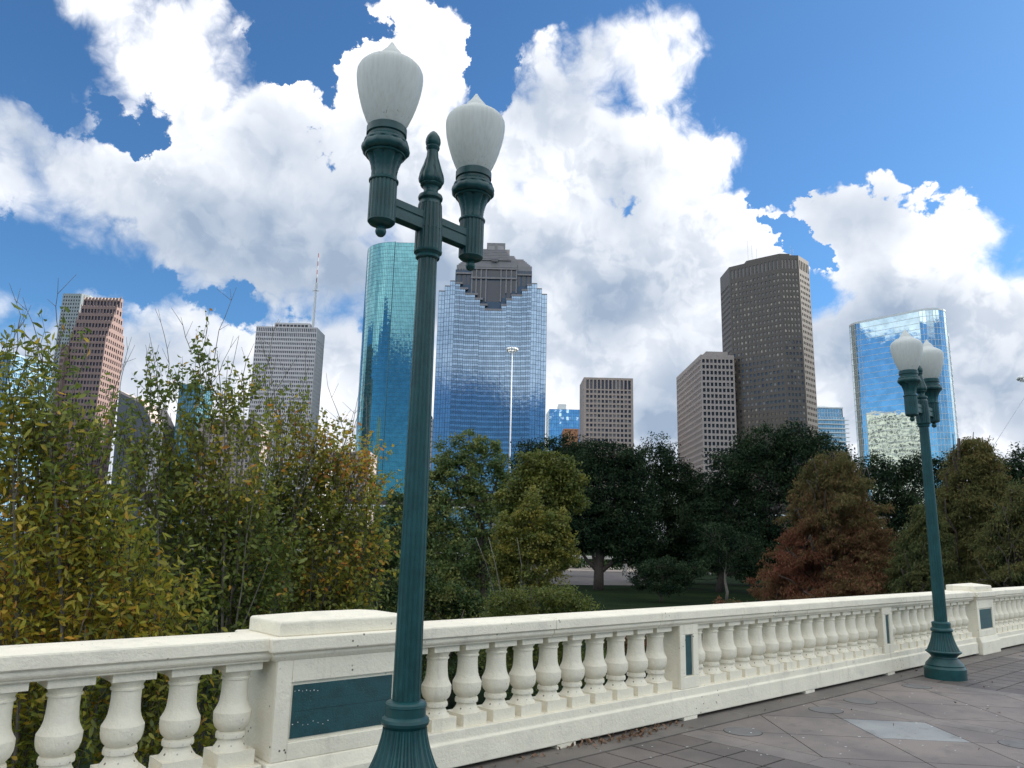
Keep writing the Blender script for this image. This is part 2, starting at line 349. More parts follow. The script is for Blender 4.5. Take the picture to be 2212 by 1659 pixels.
def globe_mat():
    m, g, p, nt = mat_new('milk_glass'); tc = g.n('ShaderNodeTexCoord').outputs['Object']
    mp = g.n('ShaderNodeMapping'); mp.inputs['Scale'].default_value = (60, 60, 3); g.put(mp.inputs['Vector'], tc)
    n = g.noise(mp.outputs[0], 1.0, 5, 0.6); sp = g.n('ShaderNodeSeparateXYZ'); g.put(sp.inputs[0], tc)
    c = g.mix(g.mr(n, 0.35, 0.75), (0.70, 0.73, 0.71, 1), (0.63, 0.65, 0.62, 1))
    d = g.mr(g.noise(tc, 60, 5, 0.7, w=1.), 0.60, 0.68); lowz = g.mr(sp.outputs[2], 4.26, 4.36, 0.9, 0.0)
    c = g.mix(g.m('MULTIPLY', d, lowz), c, (0.10, 0.11, 0.09, 1))
    g.put(p.inputs['Base Color'], c); p.inputs['Roughness'].default_value = 0.42; p.inputs['Specular IOR Level'].default_value = 0.25
    tr = g.n('ShaderNodeBsdfTranslucent'); g.put(tr.inputs[0], c); mx = g.n('ShaderNodeMixShader'); mx.inputs[0].default_value = 0.35
    nt.links.new(p.outputs[0], mx.inputs[1]); nt.links.new(tr.outputs[0], mx.inputs[2]); nt.links.new(mx.outputs[0], nt.nodes['Material Output'].inputs[0]); return m
M['globe'] = globe_mat()

# ---------------------------------------------------------------- the bridge deck (rail frame: x along the rail, y towards the walk, z up)
RA = 0.8385484875735963                      # heading of the balustrade
RD = np.array([math.sin(RA), math.cos(RA), 0]); RN = np.array([math.cos(RA), -math.sin(RA), 0])
RZ = math.pi/2 - RA                          # rotation that lays local x along the rail
# local x = RD ; local y = left of RD = -RN ; so t (towards the walk) = -y
def rail_empty(name): return empty(name, (0, 0, 0), RZ)
def L(s, t, z=0.0): return tuple(RD*s + RN*t + np.array([0, 0, z]))

T0 = -4.80                                   # front face of the balustrade base
GZ = -3.0                                    # park level below the bridge

def build_ground():
    m, g, p, nt = mat_new('park_grass'); tc = g.n('ShaderNodeTexCoord').outputs['Object']
    n = g.noise(tc, 0.25, 6, 0.6); n2 = g.noise(tc, 6, 5, 0.7)
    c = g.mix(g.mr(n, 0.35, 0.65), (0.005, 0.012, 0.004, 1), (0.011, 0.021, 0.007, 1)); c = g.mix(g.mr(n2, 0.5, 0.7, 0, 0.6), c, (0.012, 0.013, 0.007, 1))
    g.put(p.inputs['Base Color'], c); p.inputs['Roughness'].default_value = 1.0; p.inputs['Specular IOR Level'].default_value = 0.05
    b_ = g.n('ShaderNodeBump'); b_.inputs['Strength'].default_value = 0.6; b_.inputs['Distance'].default_value = 0.1
    g.put(b_.inputs['Height'], g.noise(tc, 9, 6, 0.7)); nt.links.new(b_.outputs[0], p.inputs['Normal'])
    S = 6000
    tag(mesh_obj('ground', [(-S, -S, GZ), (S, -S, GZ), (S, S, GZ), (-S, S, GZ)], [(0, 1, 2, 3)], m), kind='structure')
    pm = surf('path_concrete', (0.17, 0.15, 0.14), 0.9, 0.15, 0.6, 0.2, 12)
    z = GZ+0.03
    pm = surf('path_concrete', (0.085, 0.075, 0.07), 0.9, 0.15, 0.6, 0.2, 12)
    pts = [(1120, 1262), (1440, 1265), (1420, 1238), (1390, 1216), (1150, 1214)]
    MB().prism([tuple(at_z(x, y, z)[:2]) for x, y in pts], z-0.02, z).obj('path', pm)
    tag(bpy.data.objects['path'], kind='structure')
    rm = surf('road_asphalt', (0.12, 0.12, 0.12), 0.9, 0.2, 0.5)
    MB().box(-400, 400, 330, 352, GZ+0.0, GZ+0.02).obj('road', rm); tag(bpy.data.objects['road'], kind='structure')
build_ground()

def build_deck():
    r = rail_empty('bridge_deck'); tag(r, kind='structure')
    b = MB().box(-60, 120, -12.0, -(T0-0.42)+0.28, -0.9, -0.05)
    b = MB(); b.box(-60, 120, -14.0, 5.45, -0.9, -0.03)
    b.obj('slab', M['conc'], r)
    g_ = MB().box(-60, 120, -13.9, 5.15, -0.03, -0.012); g_.obj('grout_bed', M['grout'], r)
    # pavers
    P = []; C = []
    col_big = (0.188, 0.162, 0.145); col_small = (0.118, 0.102, 0.091); col_band = (0.185, 0.164, 0.148); pale = (0.255, 0.268, 0.265)
    def poly(pts, col, gap=0.006, v=0.08):
        c = np.mean(np.array(pts), axis=0); q = []
        pts = np.array(pts, float); n = len(pts)
        for i in range(n):                   # inset every edge by the joint width
            a, b_, d = pts[i-1], pts[i], pts[(i+1) % n]
            e1 = (b_-a)/np.linalg.norm(b_-a); e2 = (d-b_)/np.linalg.norm(d-b_)
            n1 = np.array([-e1[1], e1[0]]); n2 = np.array([-e2[1], e2[0]])
            if np.dot(c-b_, n1) < 0: n1 = -n1
            if np.dot(c-b_, n2) < 0: n2 = -n2
            A = np.array([n1, n2]); rhs = np.array([np.dot(n1, b_)+gap, np.dot(n2, b_)+gap])
            try: q.append(np.linalg.solve(A, rhs))
            except np.linalg.LinAlgError: q.append(b_+n1*gap)
        k = 1+rng.normal(0, v); P.append(q); C.append([max(0, x*k) for x in col])
    def cell(s0, s1, t0, t1, col, **k): poly([(s0, t0), (s1, t0), (s1, t1), (s0, t1)], col, **k)
    E0 = -4.52; ROWS = [(-4.5, -2.1), (-1.8, 0.6), (0.9, 3.3)]
    s = -60.0
    cell_len = 1.5
    while s < 60: cell(s, s+cell_len, T0-0.2, E0, (0.15, 0.135, 0.12), gap=0.002, v=0.04); s += cell_len
    circles = []
    for k in range(-3, 7):
        base = 6.2 + 9.0*(k-0) - 0.0
        # band, panel, band, panel, band, then small pavers until the next group
        x = base
        for kind, ln in (('b', .3), ('p', 2.15), ('b', .3), ('p', 2.15), ('b', .3), ('s', 3.8)):
            x1 = x+ln
            for ri, (t0, t1) in enumerate(ROWS):
                tb = t1+0.3
                nb = 4
                if kind == 'b':
                    for j in range(nb): cell(x, x1, t0+(t1-t0)*j/nb, t0+(t1-t0)*(j+1)/nb, col_band, gap=0.002, v=0.03)
                    cell(x, x1, t1, tb, col_band, gap=0.003, v=0.03)
                elif kind == 's':
                    nx, ny = 11, 7
                    for i in range(nx):
                        for j in range(ny): cell(x+ln*i/nx, x+ln*(i+1)/nx, t0+(t1-t0)*j/ny, t0+(t1-t0)*(j+1)/ny, col_small, gap=0.009, v=0.10)
                    for i in range(3): cell(x+ln*i/3, x+ln*(i+1)/3, t1, tb, col_band, gap=0.003, v=0.03)
                else:
                    sc, tc = (x+x1)/2, (t0+t1)/2; c = (sc, tc); K = [(x, t0), (x1, t0), (x1, t1), (x, t1)]; E = [(sc, t0), (x1, tc), (sc, t1), (x, tc)]
                    mid = lambda a, b: ((a[0]+b[0])/2, (a[1]+b[1])/2)
                    for i in range(4):
                        Ea, Eb = E[i-1], E[i]; mm = mid(Ea, Eb)
                        poly([Ea, K[i], mm], col_big, v=0.05); poly([K[i], Eb, mm], col_big, v=0.05)
                    Q = [mid(E[i-1], E[i]) for i in range(4)]     # midpoints of the inner square's sides
                    for i in range(4):
                        poly([c, Q[i], E[i], Q[(i+1) % 4]], pale if (i == 1 and x == base+.3 and ri == 0) else col_big, v=0.04)
                    for a in (x+.26, x1-.26):
                        for b_ in (t0+.30, t1-.30): circles.append((a, b_))
                    for i in range(2): cell(x+ln*i/2, x+ln*(i+1)/2, t1, tb, col_band, gap=0.003, v=0.03)
            x = x1
    me = bpy.data.meshes.new('paving'); V = []; Fc = []; fc = []
    for q, c in zip(P, C):
        b0 = len(V); n = len(q)
        V += [(p[0], -p[1], 0.0) for p in q]+[(p[0], -p[1], -0.02) for p in q]
        Fc.append(tuple(b0+n-1-i for i in range(n))); fc.append(c)
        for i in range(n): Fc.append((b0+i, b0+(i+1) % n, b0+n+(i+1) % n, b0+n+i)); fc.append(c)
    me.from_pydata(V, [], Fc); at = me.attributes.new('tint', 'FLOAT_COLOR', 'FACE')
    at.data.foreach_set('color', np.array([list(c)+[1] for c in fc], dtype=np.float32).ravel()); me.materials.append(M['paver'])
    o = bpy.data.objects.new('paving', me); COL.objects.link(o); o.parent = r
    gm = surf('grey_disc', (0.135, 0.132, 0.128), 0.8, 0.15, 5, 0.2, 60)
    d1 = MB(); d2 = MB()
    for a, b_ in circles:
        d1.lathe([(0.176, -0.002), (0.176, 0.0018)], 40, a, -b_); d2.lathe([(0.168, 0.0), (0.168, 0.0036)], 40, a, -b_)
    d1.obj('disc_joint', M['grout'], r); d2.obj('paving_disc', gm, r)
build_deck()

# ---------------------------------------------------------------- balustrade
RAILTOP = 1.04
def baluster_mb(cx, cy):
    b = MB(); z0 = 0.285
    b.box(cx-.115, cx+.115, cy-.115, cy+.115, z0, z0+0.085)
    pr = [(.108, .370), (.104, .382), (.090, .398), (.078, .420), (.075, .438), (.090, .442), (.092, .458), (.088, .474), (.076, .479), (.086, .490), (.102, .508),
          (.111, .532), (.1145, .560), (.1145, .592), (.104, .610), (.093, .632), (.086, .656), (.082, .690), (.080, .73), (.080, .782), (.089, .785), (.090, .796), (.083, .801), (.086, .815), (.098, .832), (.098, .842)]
    b.lathe(pr, 28, cx, cy)
    b.box(cx-.118, cx+.118, cy-.118, cy+.118, .842, .893)
    return b
YC = 4.975                                    # local y of the balustrade's centre line
def rail_profile(y0, y1, z):                  # moulded coping: fillet, roll, fascia, gently crowned top
    f = [(y0+.052, z-.150), (y0+.052, z-.135), (y0+.036, z-.130), (y0+.026, z-.118), (y0+.022, z-.104), (y0+.028, z-.090), (y0+.020, z-.084), (y0+.002, z-.082), (y0, z-.076), (y0, z-.008), (y0+.008, z)]
    k = [(y0+y1-a, b) for a, b in reversed(f)]
    return f+[((y0+y1)/2, z+.010)]+k
proto_bal = None
def balustrade_section(s0, s1, groups, posts, label, feet, step=.30):
    """s0..s1 extent; groups: (first centre, count) of balusters; posts: centres of the intermediate posts"""
    global proto_bal
    r = rail_empty('balustrade'); tag(r, label, 'balustrade', 'balustrade runs between the stone piers')
    fy = -T0
    b = MB(); b.extr_x([(fy+.016, .285), (fy+.016, .215), (fy, .200), (fy, .03), (fy+.36, .03), (fy+.36, .285)][::-1], s0, s1)
    bevel(b.obj('plinth', M['stone'], r), .008, 2)
    for s in feet:
        f = MB().box(s-.11, s+.11, fy+.002, fy+.34, -0.0, .03); f.obj('foot', M['stone'], r)
    b = MB(); n = 8
    for i in range(n):                        # cast in lengths, with hairline joints
        a0 = s0+(s1-s0)*i/n; a1 = s0+(s1-s0)*(i+1)/n - .004
        b.extr_x(rail_profile(fy-.03, fy+.39, RAILTOP)[::-1], a0, a1)
    o = b.obj('top_rail', M['stone'], r); bevel(o, .005, 1)
    for c, n in groups:
        for i in range(n):
            if proto_bal is None:
                o = baluster_mb(0, 0).obj('baluster', M['stone'], r); autosmooth(o, 24); proto_bal = o
            else:
                o = proto_bal.copy(); COL.objects.link(o); o.parent = r
            o.location = (c+step*i, YC, 0)
    for c in posts:
        q = MB(); q.box(c-.145, c+.145, fy+.045, fy+.32, .285, .90)
        q.box(c-.155, c+.155, fy+.018, fy+.045, .285, .40); q.box(c-.155, c+.155, fy+.018, fy+.045, .80, .90)
        q.box(c-.155, c-.065, fy+.018, fy+.045, .40, .80); q.box(c+.065, c+.155, fy+.018, fy+.045, .40, .80)
        po = q.obj('post', M['stone'], r); bevel(po, .005, 1)
        MB().box(c-.055, c+.055, fy+.036, fy+.05, .41, .79).obj('tile_inset', M['tile'], po)
    return r
DOTS = []
def pier(c, label, hw=.50, dots=()):
    r = rail_empty('stone_pier'); tag(r, label, 'pier', 'stone piers of the balustrade'); fy = -T0-.03
    b = MB(); D = .47
    b.box(c-hw, c+hw, fy+.03, fy+D, .29, .90)             # body
    # raised frame round the sunk panel, battered foot
    b.box(c-hw, c-hw+.105, fy+.012, fy+.03, .29, .90); b.box(c+hw-.105, c+hw, fy+.012, fy+.03, .29, .90)
    b.box(c-hw+.105, c+hw-.105, fy+.012, fy+.03, .755, .90); b.box(c-hw+.105, c+hw-.105, fy+.012, fy+.03, .29, .395)
    o = b.obj('body', M['stone'], r); bevel(o, .006, 2)
    b = MB(); b.extr_x([(fy+.008, .29), (fy-.018, .22), (fy-.03, .20), (fy-.03, 0), (fy+D+.02, 0), (fy+D+.02, .29)][::-1], c-hw-.03, c+hw+.03); bevel(b.obj('base', M['stone'], r), .008, 2)
    # sunk side panels on the ends
    tp = MB().box(c-hw+.125, c+hw-.125, fy+.022, fy+.034, .415, .735).obj('tile_panel', M['tile'], r)
    MB().box(c-hw+.125, c+hw-.125, fy+.0212, fy+.024, .5735, .5765).obj('tile_joint', M['blackish_'], tp)
    if dots:
        for s_, z_ in dots: a_ = rng.uniform(.002, .0042); MB().box(s_-a_, s_+a_, fy+.0195, fy+.023, z_-a_*.7, z_+a_*.7).obj('glue_dot', M['chalk'], tp)
    # cap: moulding + block with hipped top
    b = MB(); z = RAILTOP
    rings = [(.0, .0, .885), (.02, .02, .893), (.03, .03, .905), (.045, .045, .925), (.045, .045, .94), (.065, .065, .948), (.075, .075, .955), (.075, .075, 1.03), (.068, .068, 1.04)]
    V = []
    for ex, ey, zz in rings: V += [(c-hw-ex, fy+.03-ey, zz), (c+hw+ex, fy+.03-ey, zz), (c+hw+ex, fy+D+ey, zz), (c-hw-ex, fy+D+ey, zz)]
    n = len(rings); Fc = [(k*4+i, k*4+(i+1) % 4, k*4+4+(i+1) % 4, k*4+4+i) for k in range(n-1) for i in range(4)]+[(3, 2, 1, 0), tuple(4*(n-1)+i for i in range(4))]
    b.add(V, Fc); bevel(b.obj('cap_moulding', M['stone'], r), .006, 2)
    b = MB(); V = []; h0 = 1.04
    for ins, zz in ((-.005, h0), (-.005, h0+.085), (.004, h0+.095)): V += [(c-hw+ins, fy+.02+ins, zz), (c+hw-ins, fy+.02+ins, zz), (c+hw-ins, fy+D+.005-ins, zz), (c-hw+ins, fy+D+.005-ins, zz)]
    V += [(c-hw+.30, fy+D/2+.01, h0+.128), (c+hw-.30, fy+D/2+.01, h0+.128)]
    Fc = [(3, 2, 1, 0)]+[(k*4+i, k*4+(i+1) % 4, k*4+4+(i+1) % 4, k*4+4+i) for k in range(2) for i in range(4)]
    Fc += [(8, 9, 13, 12), (9, 10, 13), (10, 11, 12, 13), (11, 8, 12)]
    b.add(V, Fc); bevel(b.obj('cap_block', M['stone'], r), .010, 2)
    return r
pier(2.865, 'big cream stone pier with a wide teal panel right behind the nearest lamp post',
     dots=[(2.50+.027*i, .700-.0022*i+.004*(i % 2)) for i in range(7)]+[(2.50+.036*i, .500+.012*math.sin(i*1.9)-.002*i) for i in range(8)])
pier(15.60, 'cream stone pier beyond the far lamp post with small teal panel', .43)
balustrade_section(-11.0, 2.33, [(-1.04, 11), (-6.10, 15), (-9.9, 10)], [-1.36, -6.43], 'nearest cream balustrade run left of the big pier with chunky balusters at bottom left', [.6, -1.3, -3.2, -6], .322)
balustrade_section(3.40, 15.11, [(3.47, 11), (7.13, 15), (11.93, 11)], [6.83, 11.6], 'long middle cream balustrade run between the two lamp posts', [5.03, 6.80, 9.23, 11.56, 13.9])
balustrade_section(16.09, 28.0, [(16.20, 13), (20.9, 20)], [20.4], 'farthest cream balustrade run at the right edge beyond the far pier', [17.9, 19.8, 22.0])

# unseen cloud mass added outside the view, to shade the bridge and the park
def build_shade_cloud():
    m, g, p, nt = mat_new('cloud'); p.inputs['Base Color'].default_value = (0.85, 0.86, 0.88, 1); p.inputs['Roughness'].default_value = 1
    H = 1000.0; c = np.array([sdir[0]/sdir[2]*H, sdir[1]/sdir[2]*H+18, H])
    b = MB(); r_ = np.random.default_rng(3)
    import bmesh
    bm = bmesh.new()
    for i in range(85):
        a = r_.uniform(0, 2*math.pi); q = math.sqrt(r_.uniform(0, 1))
        rad = r_.uniform(42, 66)*(1.15-0.5*q); pos = c+np.array([math.cos(a)*q*270, math.sin(a)*q*125, rad*0.35*r_.uniform(0, 1.6)])
        bmesh.ops.create_icosphere(bm, subdivisions=3, radius=rad, matrix=Matrix.Translation(pos) @ Matrix.Diagonal((1.25, 1.25, .7, 1)))
    me = bpy.data.meshes.new('cloud'); bm.to_mesh(me); bm.free(); me.materials.append(m)
    for f in me.polygons: f.use_smooth = True
    o = bpy.data.objects.new('cloud', me); COL.objects.link(o); tag(o, kind='structure')  # added shade caster between the sun and the bridge, never in view
build_shade_cloud()

# ---------------------------------------------------------------- street lamps
def fluted(n, depth, seg):
    per = seg//n
    return lambda i, z: 1-depth*(1 if (i % per) in (per//2, per//2+1 if per > 3 else per//2) else 0)
def make_lamp(loc, arm_heading, label):
    r = empty('street_lamp', loc, math.pi/2-arm_heading); tag(r, label, 'street lamp', 'twin-globe street lamps on the bridge')
    g = M['green']
    b = MB(); b.lathe([(.262, 0), (.262, .135), (.250, .150), (.236, .165), (.240, .178), (.222, .205), (.195, .232), (.176, .262), (.162, .268), (.158, .285), (.166, .292), (.168, .300), (.190, .318), (.222, .340), (.226, .352), (.208, .366)], 48)
    o = autosmooth(b.obj('base', g, r), 30)
    fl = fluted(24, .075, 96)
    b = MB(); b.lathe([(.206, .355), (.200, .372), (.178, .42), (.156, .475), (.140, .53), (.130, .575), (.128, .600)], 96, flute=fl); autosmooth(b.obj('fluted_skirt', g, r), 30)
    b = MB(); b.lathe([(.118, .597), (.124, .607), (.136, .618), (.141, .634), (.136, .650), (.124, .660), (.118, .664), (.118, .712), (.122, .716), (.120, .730), (.112, .740), (.096, .746), (.078, .748)], 48); autosmooth(b.obj('collar', g, r), 30)
    fl = fluted(16, .055, 96)
    b = MB(); b.lathe([(.083, .745), (.0825, .80), (.079, 1.5), (.073, 2.3), (.066, 3.1), (.0625, 3.49)], 96, flute=fl); autosmooth(b.obj('shaft', g, r), 30)
    fl2 = fluted(20, .05, 120)
    b = MB(); b.lathe([(.066, 3.470), (.078, 3.478), (.080, 3.490), (.074, 3.498), (.080, 3.506), (.092, 3.516), (.094, 3.528)], 48)
    b.lathe([(.0905, 3.528), (.0895, 3.675)], 120, flute=fl2); b.lathe([(.0895, 3.675), (.0895, 3.679)], 48); b.lathe([(.0895, 3.679), (.085, 3.76), (.080, 3.85)], 120, flute=fl2)
    b.lathe([(.080, 3.85), (.074, 3.872), (.068, 3.882), (.070, 3.89)], 48); autosmooth(b.obj('sleeve', g, r), 30)
    b = MB(); b.lathe([(.070, 3.885), (.081, 3.895), (.083, 3.908), (.078, 3.922), (.060, 3.930), (.050, 3.945), (.047, 3.962), (.055, 3.982), (.068, 3.990), (.073, 3.998), (.068, 4.008)], 48)
    acan = lambda i, z: 1+(.08*abs(math.sin(math.pi*i/12))-.05*(1 if (i % 12) in (0, 1) else 0)+.02*math.sin(z*300+1.8*abs((i % 12)-6)))*(1 if z < 4.2 else 0)
    b.lathe([(.062, 4.004), (.074, 4.014), (.079, 4.026), (.080, 4.040), (.079, 4.055), (.076, 4.072), (.071, 4.090), (.066, 4.108), (.061, 4.124), (.056, 4.140), (.051, 4.157), (.046, 4.176), (.041, 4.205), (.037, 4.25)], 72, flute=acan)
    b.lathe([(.037, 4.25), (.045, 4.266), (.047, 4.276), (.042, 4.286), (.048, 4.296), (.052, 4.315), (.050, 4.335), (.042, 4.358), (.026, 4.382), (.010, 4.397), (.001, 4.401)], 40)
    autosmooth(b.obj('finial', g, r), 32)
    for sgn in (-1, 1):
        x = sgn*.39
        a = MB(); x0, x1 = sorted((sgn*.078, sgn*(.39-.078)))
        a.box(x0, x1, -.036, .036, 3.655, 3.725); a.box(x0, x1, -.032, .032, 3.725, 3.733); a.box(x0, x1, -.036, .036, 3.733, 3.785); bevel(a.obj('arm', g, r), .003, 1)
        c = MB(); c.lathe([(.002, 3.506), (.018, 3.511), (.030, 3.524), (.035, 3.542), (.031, 3.560), (.022, 3.572), (.024, 3.576), (.048, 3.580), (.074, 3.590), (.086, 3.604), (.086, 3.610)], 40, x, 0)
        c.lathe([(.086, 3.610), (.086, 3.868)], 120, x, 0, flute=fl2)
        c.lathe([(.086, 3.866), (.093, 3.872), (.094, 3.882), (.088, 3.890), (.078, 3.894)], 48, x, 0)
        leaf = lambda i, z: 1+.06*abs(math.sin(math.pi*i/9))-.05*(1 if (i % 9) in (0, 1) else 0)+.022*math.sin(z*330+2.2*abs((i % 9)-4.5))
        c.lathe([(.077, 3.892), (.0765, 3.905), (.0765, 3.918), (.077, 3.93), (.078, 3.943), (.080, 3.955), (.082, 3.968), (.085, 3.98), (.088, 3.992), (.092, 4.004), (.096, 4.016), (.101, 4.028), (.107, 4.038), (.112, 4.046)], 72, x, 0, flute=leaf)
        c.lathe([(.108, 4.040), (.124, 4.048), (.128, 4.056), (.120, 4.062), (.138, 4.068), (.150, 4.082), (.153, 4.098), (.149, 4.116), (.140, 4.128), (.142, 4.136), (.138, 4.150), (.124, 4.160), (.118, 4.168), (.118, 4.185), (.128, 4.192), (.128, 4.240), (.120, 4.246), (.100, 4.246)], 64, x, 0,
                flute=lambda i, z: 1+.018*math.cos(2*math.pi*i/5.333) if 4.066 < z < 4.13 else 1)
        autosmooth(c.obj('lamp_cup', g, r), 32)
        q = MB(); q.lathe([(.108, 4.238), (.120, 4.262), (.140, 4.305), (.160, 4.355), (.178, 4.41), (.193, 4.465), (.205, 4.52), (.2125, 4.575), (.2145, 4.605), (.2125, 4.635), (.203, 4.658), (.184, 4.680), (.154, 4.702), (.122, 4.722), (.096, 4.740), (.084, 4.752), (.079, 4.762), (.068, 4.781), (.050, 4.803), (.033, 4.825), (.019, 4.848), (.009, 4.866), (.001, 4.872)], 64, x, 0)
        autosmooth(q.obj('globe', M['globe'], r), 60)
    return r
make_lamp((-.575, 4.79, 0), math.radians(43), 'nearest tall green twin-globe lamp post standing before the big stone pier')
make_lamp((6.03, 11.10, 0), math.radians(49), 'farther green twin-globe lamp post at right, its two globes overlapping')

# ---------------------------------------------------------------- towers
def winmat(name, dark, blind, rough=0.06, spec=0.8):
    m, g, p, nt = mat_new(name); at = g.n('ShaderNodeAttribute'); at.attribute_name = 'tint'
    sp = g.n('ShaderNodeSeparateColor'); g.put(sp.inputs[0], at.outputs['Color'])
    g.put(p.inputs['Base Color'], g.mix(sp.outputs[0], dark+(1,), blind+(1,))); p.inputs['Roughness'].default_value = rough; p.inputs['Specular IOR Level'].default_value = spec
    return m
class Tower:
    def __init__(s, name, loc, label, cat='office tower', group=None):
        s.loc = np.array([loc[0], loc[1], GZ], float); s.r = empty(name, tuple(s.loc)); tag(s.r, label, cat, group or 'downtown office towers')
        s.inv = Matrix.Translation(-Vector(s.loc)); s.W = []; s.win = []; s.P = []; s.Pt = []; s.Mu = []
    def quad(s, a, b, c, d, tgt=None): (s.W if tgt is None else tgt).extend([a, b, c, d])
    def wall(s, p0, p1, z0, z1): s.quad((*p0, z0), (*p1, z0), (*p1, z1), (*p0, z1))
    def facade(s, p0, p1, z0, z1, cols, rows, wf=.6, depth=.5, margin=0.0):
        """rows: list of (sill z, head z). walls are laid round real recesses"""
        p0 = np.array(p0[:2], float); p1 = np.array(p1[:2], float); Ln = np.linalg.norm(p1-p0); u = (p1-p0)/Ln; n = np.array([u[1], -u[0]])
        P = lambda t, z, o=0.0: (p0[0]+u[0]*t-n[0]*o, p0[1]+u[1]*t-n[1]*o, z)
        pitch = (Ln-2*margin)/cols; ww = pitch*wf
        rows = sorted(rows); zc = z0
        for a, b in rows:
            if a > zc: s.quad(P(0, zc), P(Ln, zc), P(Ln, a), P(0, a))
            t = 0.0
            for i in range(cols):
                x0 = margin+pitch*i+(pitch-ww)/2; x1 = x0+ww
                s.quad(P(t, a), P(x0, a), P(x0, b), P(t, b)); t = x1
                s.quad(P(x0, a), P(x0, a, depth), P(x0, b, depth), P(x0, b)); s.quad(P(x1, a, depth), P(x1, a), P(x1, b), P(x1, b, depth))
                s.quad(P(x0, a), P(x1, a), P(x1, a, depth), P(x0, a, depth)); s.quad(P(x0, b, depth), P(x1, b, depth), P(x1, b), P(x0, b))
                s.win.append((P((x0+x1)/2, (a+b)/2, depth), u, n, ww, b-a))
            s.quad(P(t, a), P(Ln, a), P(Ln, b), P(t, b)); zc = b
        if z1 > zc: s.quad(P(0, zc), P(Ln, zc), P(Ln, z1), P(0, z1))
    def curtain(s, p0, p1, z0, z1, nx, nz, mw=.12, tilt=.006, band=None, mull_h=True, mull_v=True):
        p0 = np.array(p0[:2], float); p1 = np.array(p1[:2], float); Ln = np.linalg.norm(p1-p0); u = (p1-p0)/Ln; n = np.array([u[1], -u[0]])
        dx = Ln/nx; dz = (z1-z0)/nz
        P = lambda t, z, o: (p0[0]+u[0]*t+n[0]*o, p0[1]+u[1]*t+n[1]*o, z)
        for j in range(nz):
            for i in range(nx):
                a, b = rng.normal(0, tilt*dx/2), rng.normal(0, tilt*dz/2)
                s.quad(P(i*dx, z0+j*dz, -a-b), P((i+1)*dx, z0+j*dz, a-b), P((i+1)*dx, z0+(j+1)*dz, a+b), P(i*dx, z0+(j+1)*dz, b-a), s.P)
                s.Pt.append((band(j) if band else 0.0, rng.uniform(), 0))
        e = .10
        if mull_v:
            for i in range(nx+1):
                t = i*dx; s.quad(P(t-mw/2, z0, e), P(t+mw/2, z0, e), P(t+mw/2, z1, e), P(t-mw/2, z1, e), s.Mu)
        if mull_h:
            for j in range(nz+1):
                z = z0+j*dz; s.quad(P(0, z-mw/2, e+.03), P(Ln, z-mw/2, e+.03), P(Ln, z+mw/2, e+.03), P(0, z+mw/2, e+.03), s.Mu)
    def cap(s, pts, z, mat, name='roof'):
        o = mesh_obj(name, [(p[0], p[1], z) for p in pts], [tuple(range(len(pts)))], mat, s.r); o.matrix_parent_inverse = s.inv; return o
    def part(s, mb, name, mat): o = mb.obj(name, mat, s.r); o.matrix_parent_inverse = s.inv; return o
    def finish(s, wallmat, glass=None, mull=None, blind=lambda: 0.0, ylim=1010):
        def fm(name, V, mat, tint=None):
            o = fast_mesh(name, np.array(V), 4, mat, s.r, tint); o.matrix_parent_inverse = s.inv; return o
        if s.W: fm('wall', s.W, wallmat)
        if s.P: fm('glass_wall', s.P, glass, np.array(s.Pt))
        if s.Mu: fm('mullion_grid', s.Mu, mull)
        if s.win:
            sc = []
            for w in s.win:
                d = np.array(w[0])-CAM; D = np.linalg.norm(d); k = -(w[2] @ d[:2])/D*w[3]*w[4]/D/D
                x = IW/2+F*(d @ rt)/(d @ fw); y = IH/2-F*(d @ up)/(d @ fw)
                sc.append(k if (0 < x < IW and y < ylim) else k*1e-3)
            order = np.argsort(sc)[::-1]; variants = []
            for v in range(5):
                me = bpy.data.meshes.new('window'); me.from_pydata([(-.5, 0, -.5), (.5, 0, -.5), (.5, 0, .5), (-.5, 0, .5)], [], [(0, 1, 2, 3)])
                at = me.attributes.new('tint', 'FLOAT_COLOR', 'FACE'); at.data.foreach_set('color', [blind(), 0, 0, 1]); me.materials.append(glass); variants.append(me)
            cap_ = len(order) if len(order) <= 100 else 100
            for i in order[:cap_]:
                c, u, n, w, h = s.win[i]
                o = bpy.data.objects.new('window', variants[random.randrange(5)]); COL.objects.link(o); o.parent = s.r
                o.matrix_basis = Matrix.Translation(Vector(c)-Vector(s.loc)) @ Matrix.Rotation(math.atan2(u[1], u[0]), 4, 'Z') @ Matrix.Diagonal((w, 1, h, 1))
            rest = order[cap_:]
            if len(rest):
                V = []; T = []
                for i in rest:
                    c, u, n, w, h = s.win[i]; ux, uy = u*w/2
                    V += [(c[0]-ux, c[1]-uy, c[2]-h/2), (c[0]+ux, c[1]+uy, c[2]-h/2), (c[0]+ux, c[1]+uy, c[2]+h/2), (c[0]-ux, c[1]-uy, c[2]+h/2)]; T.append((blind(), 0, 0))
                o = fm('windows', V, glass, np.array(T)); o['kind'] = 'stuff'
        return s.r
def rows(z1, pitch, h, n=None, z0=2.0):
    out = []; z = z1
    while z-h > z0 and (n is None or len(out) < n): out.append((z-h, z)); z -= pitch
    return out
ROOF = surf('roof_gravel', (0.2, 0.2, 0.2), 0.95)
BL = lambda p, lo=.3, hi=1.: (lambda: rng.uniform(lo, hi) if rng.uniform() < p else rng.uniform(0, .12))
SS = 1.1985
z4 = lambda x, y: ((1700+x/2.602)/SS, (620+y/2.602)/SS)
z3 = lambda x, y: ((x/2.458)/SS, (700+y/2.458)/SS)
z2 = lambda x, y: ((900+x/2.675)/SS, (580+y/2.675)/SS)
zb = lambda x, y: ((1120+x/6.9125)/SS, (600+y/6.9125)/SS)
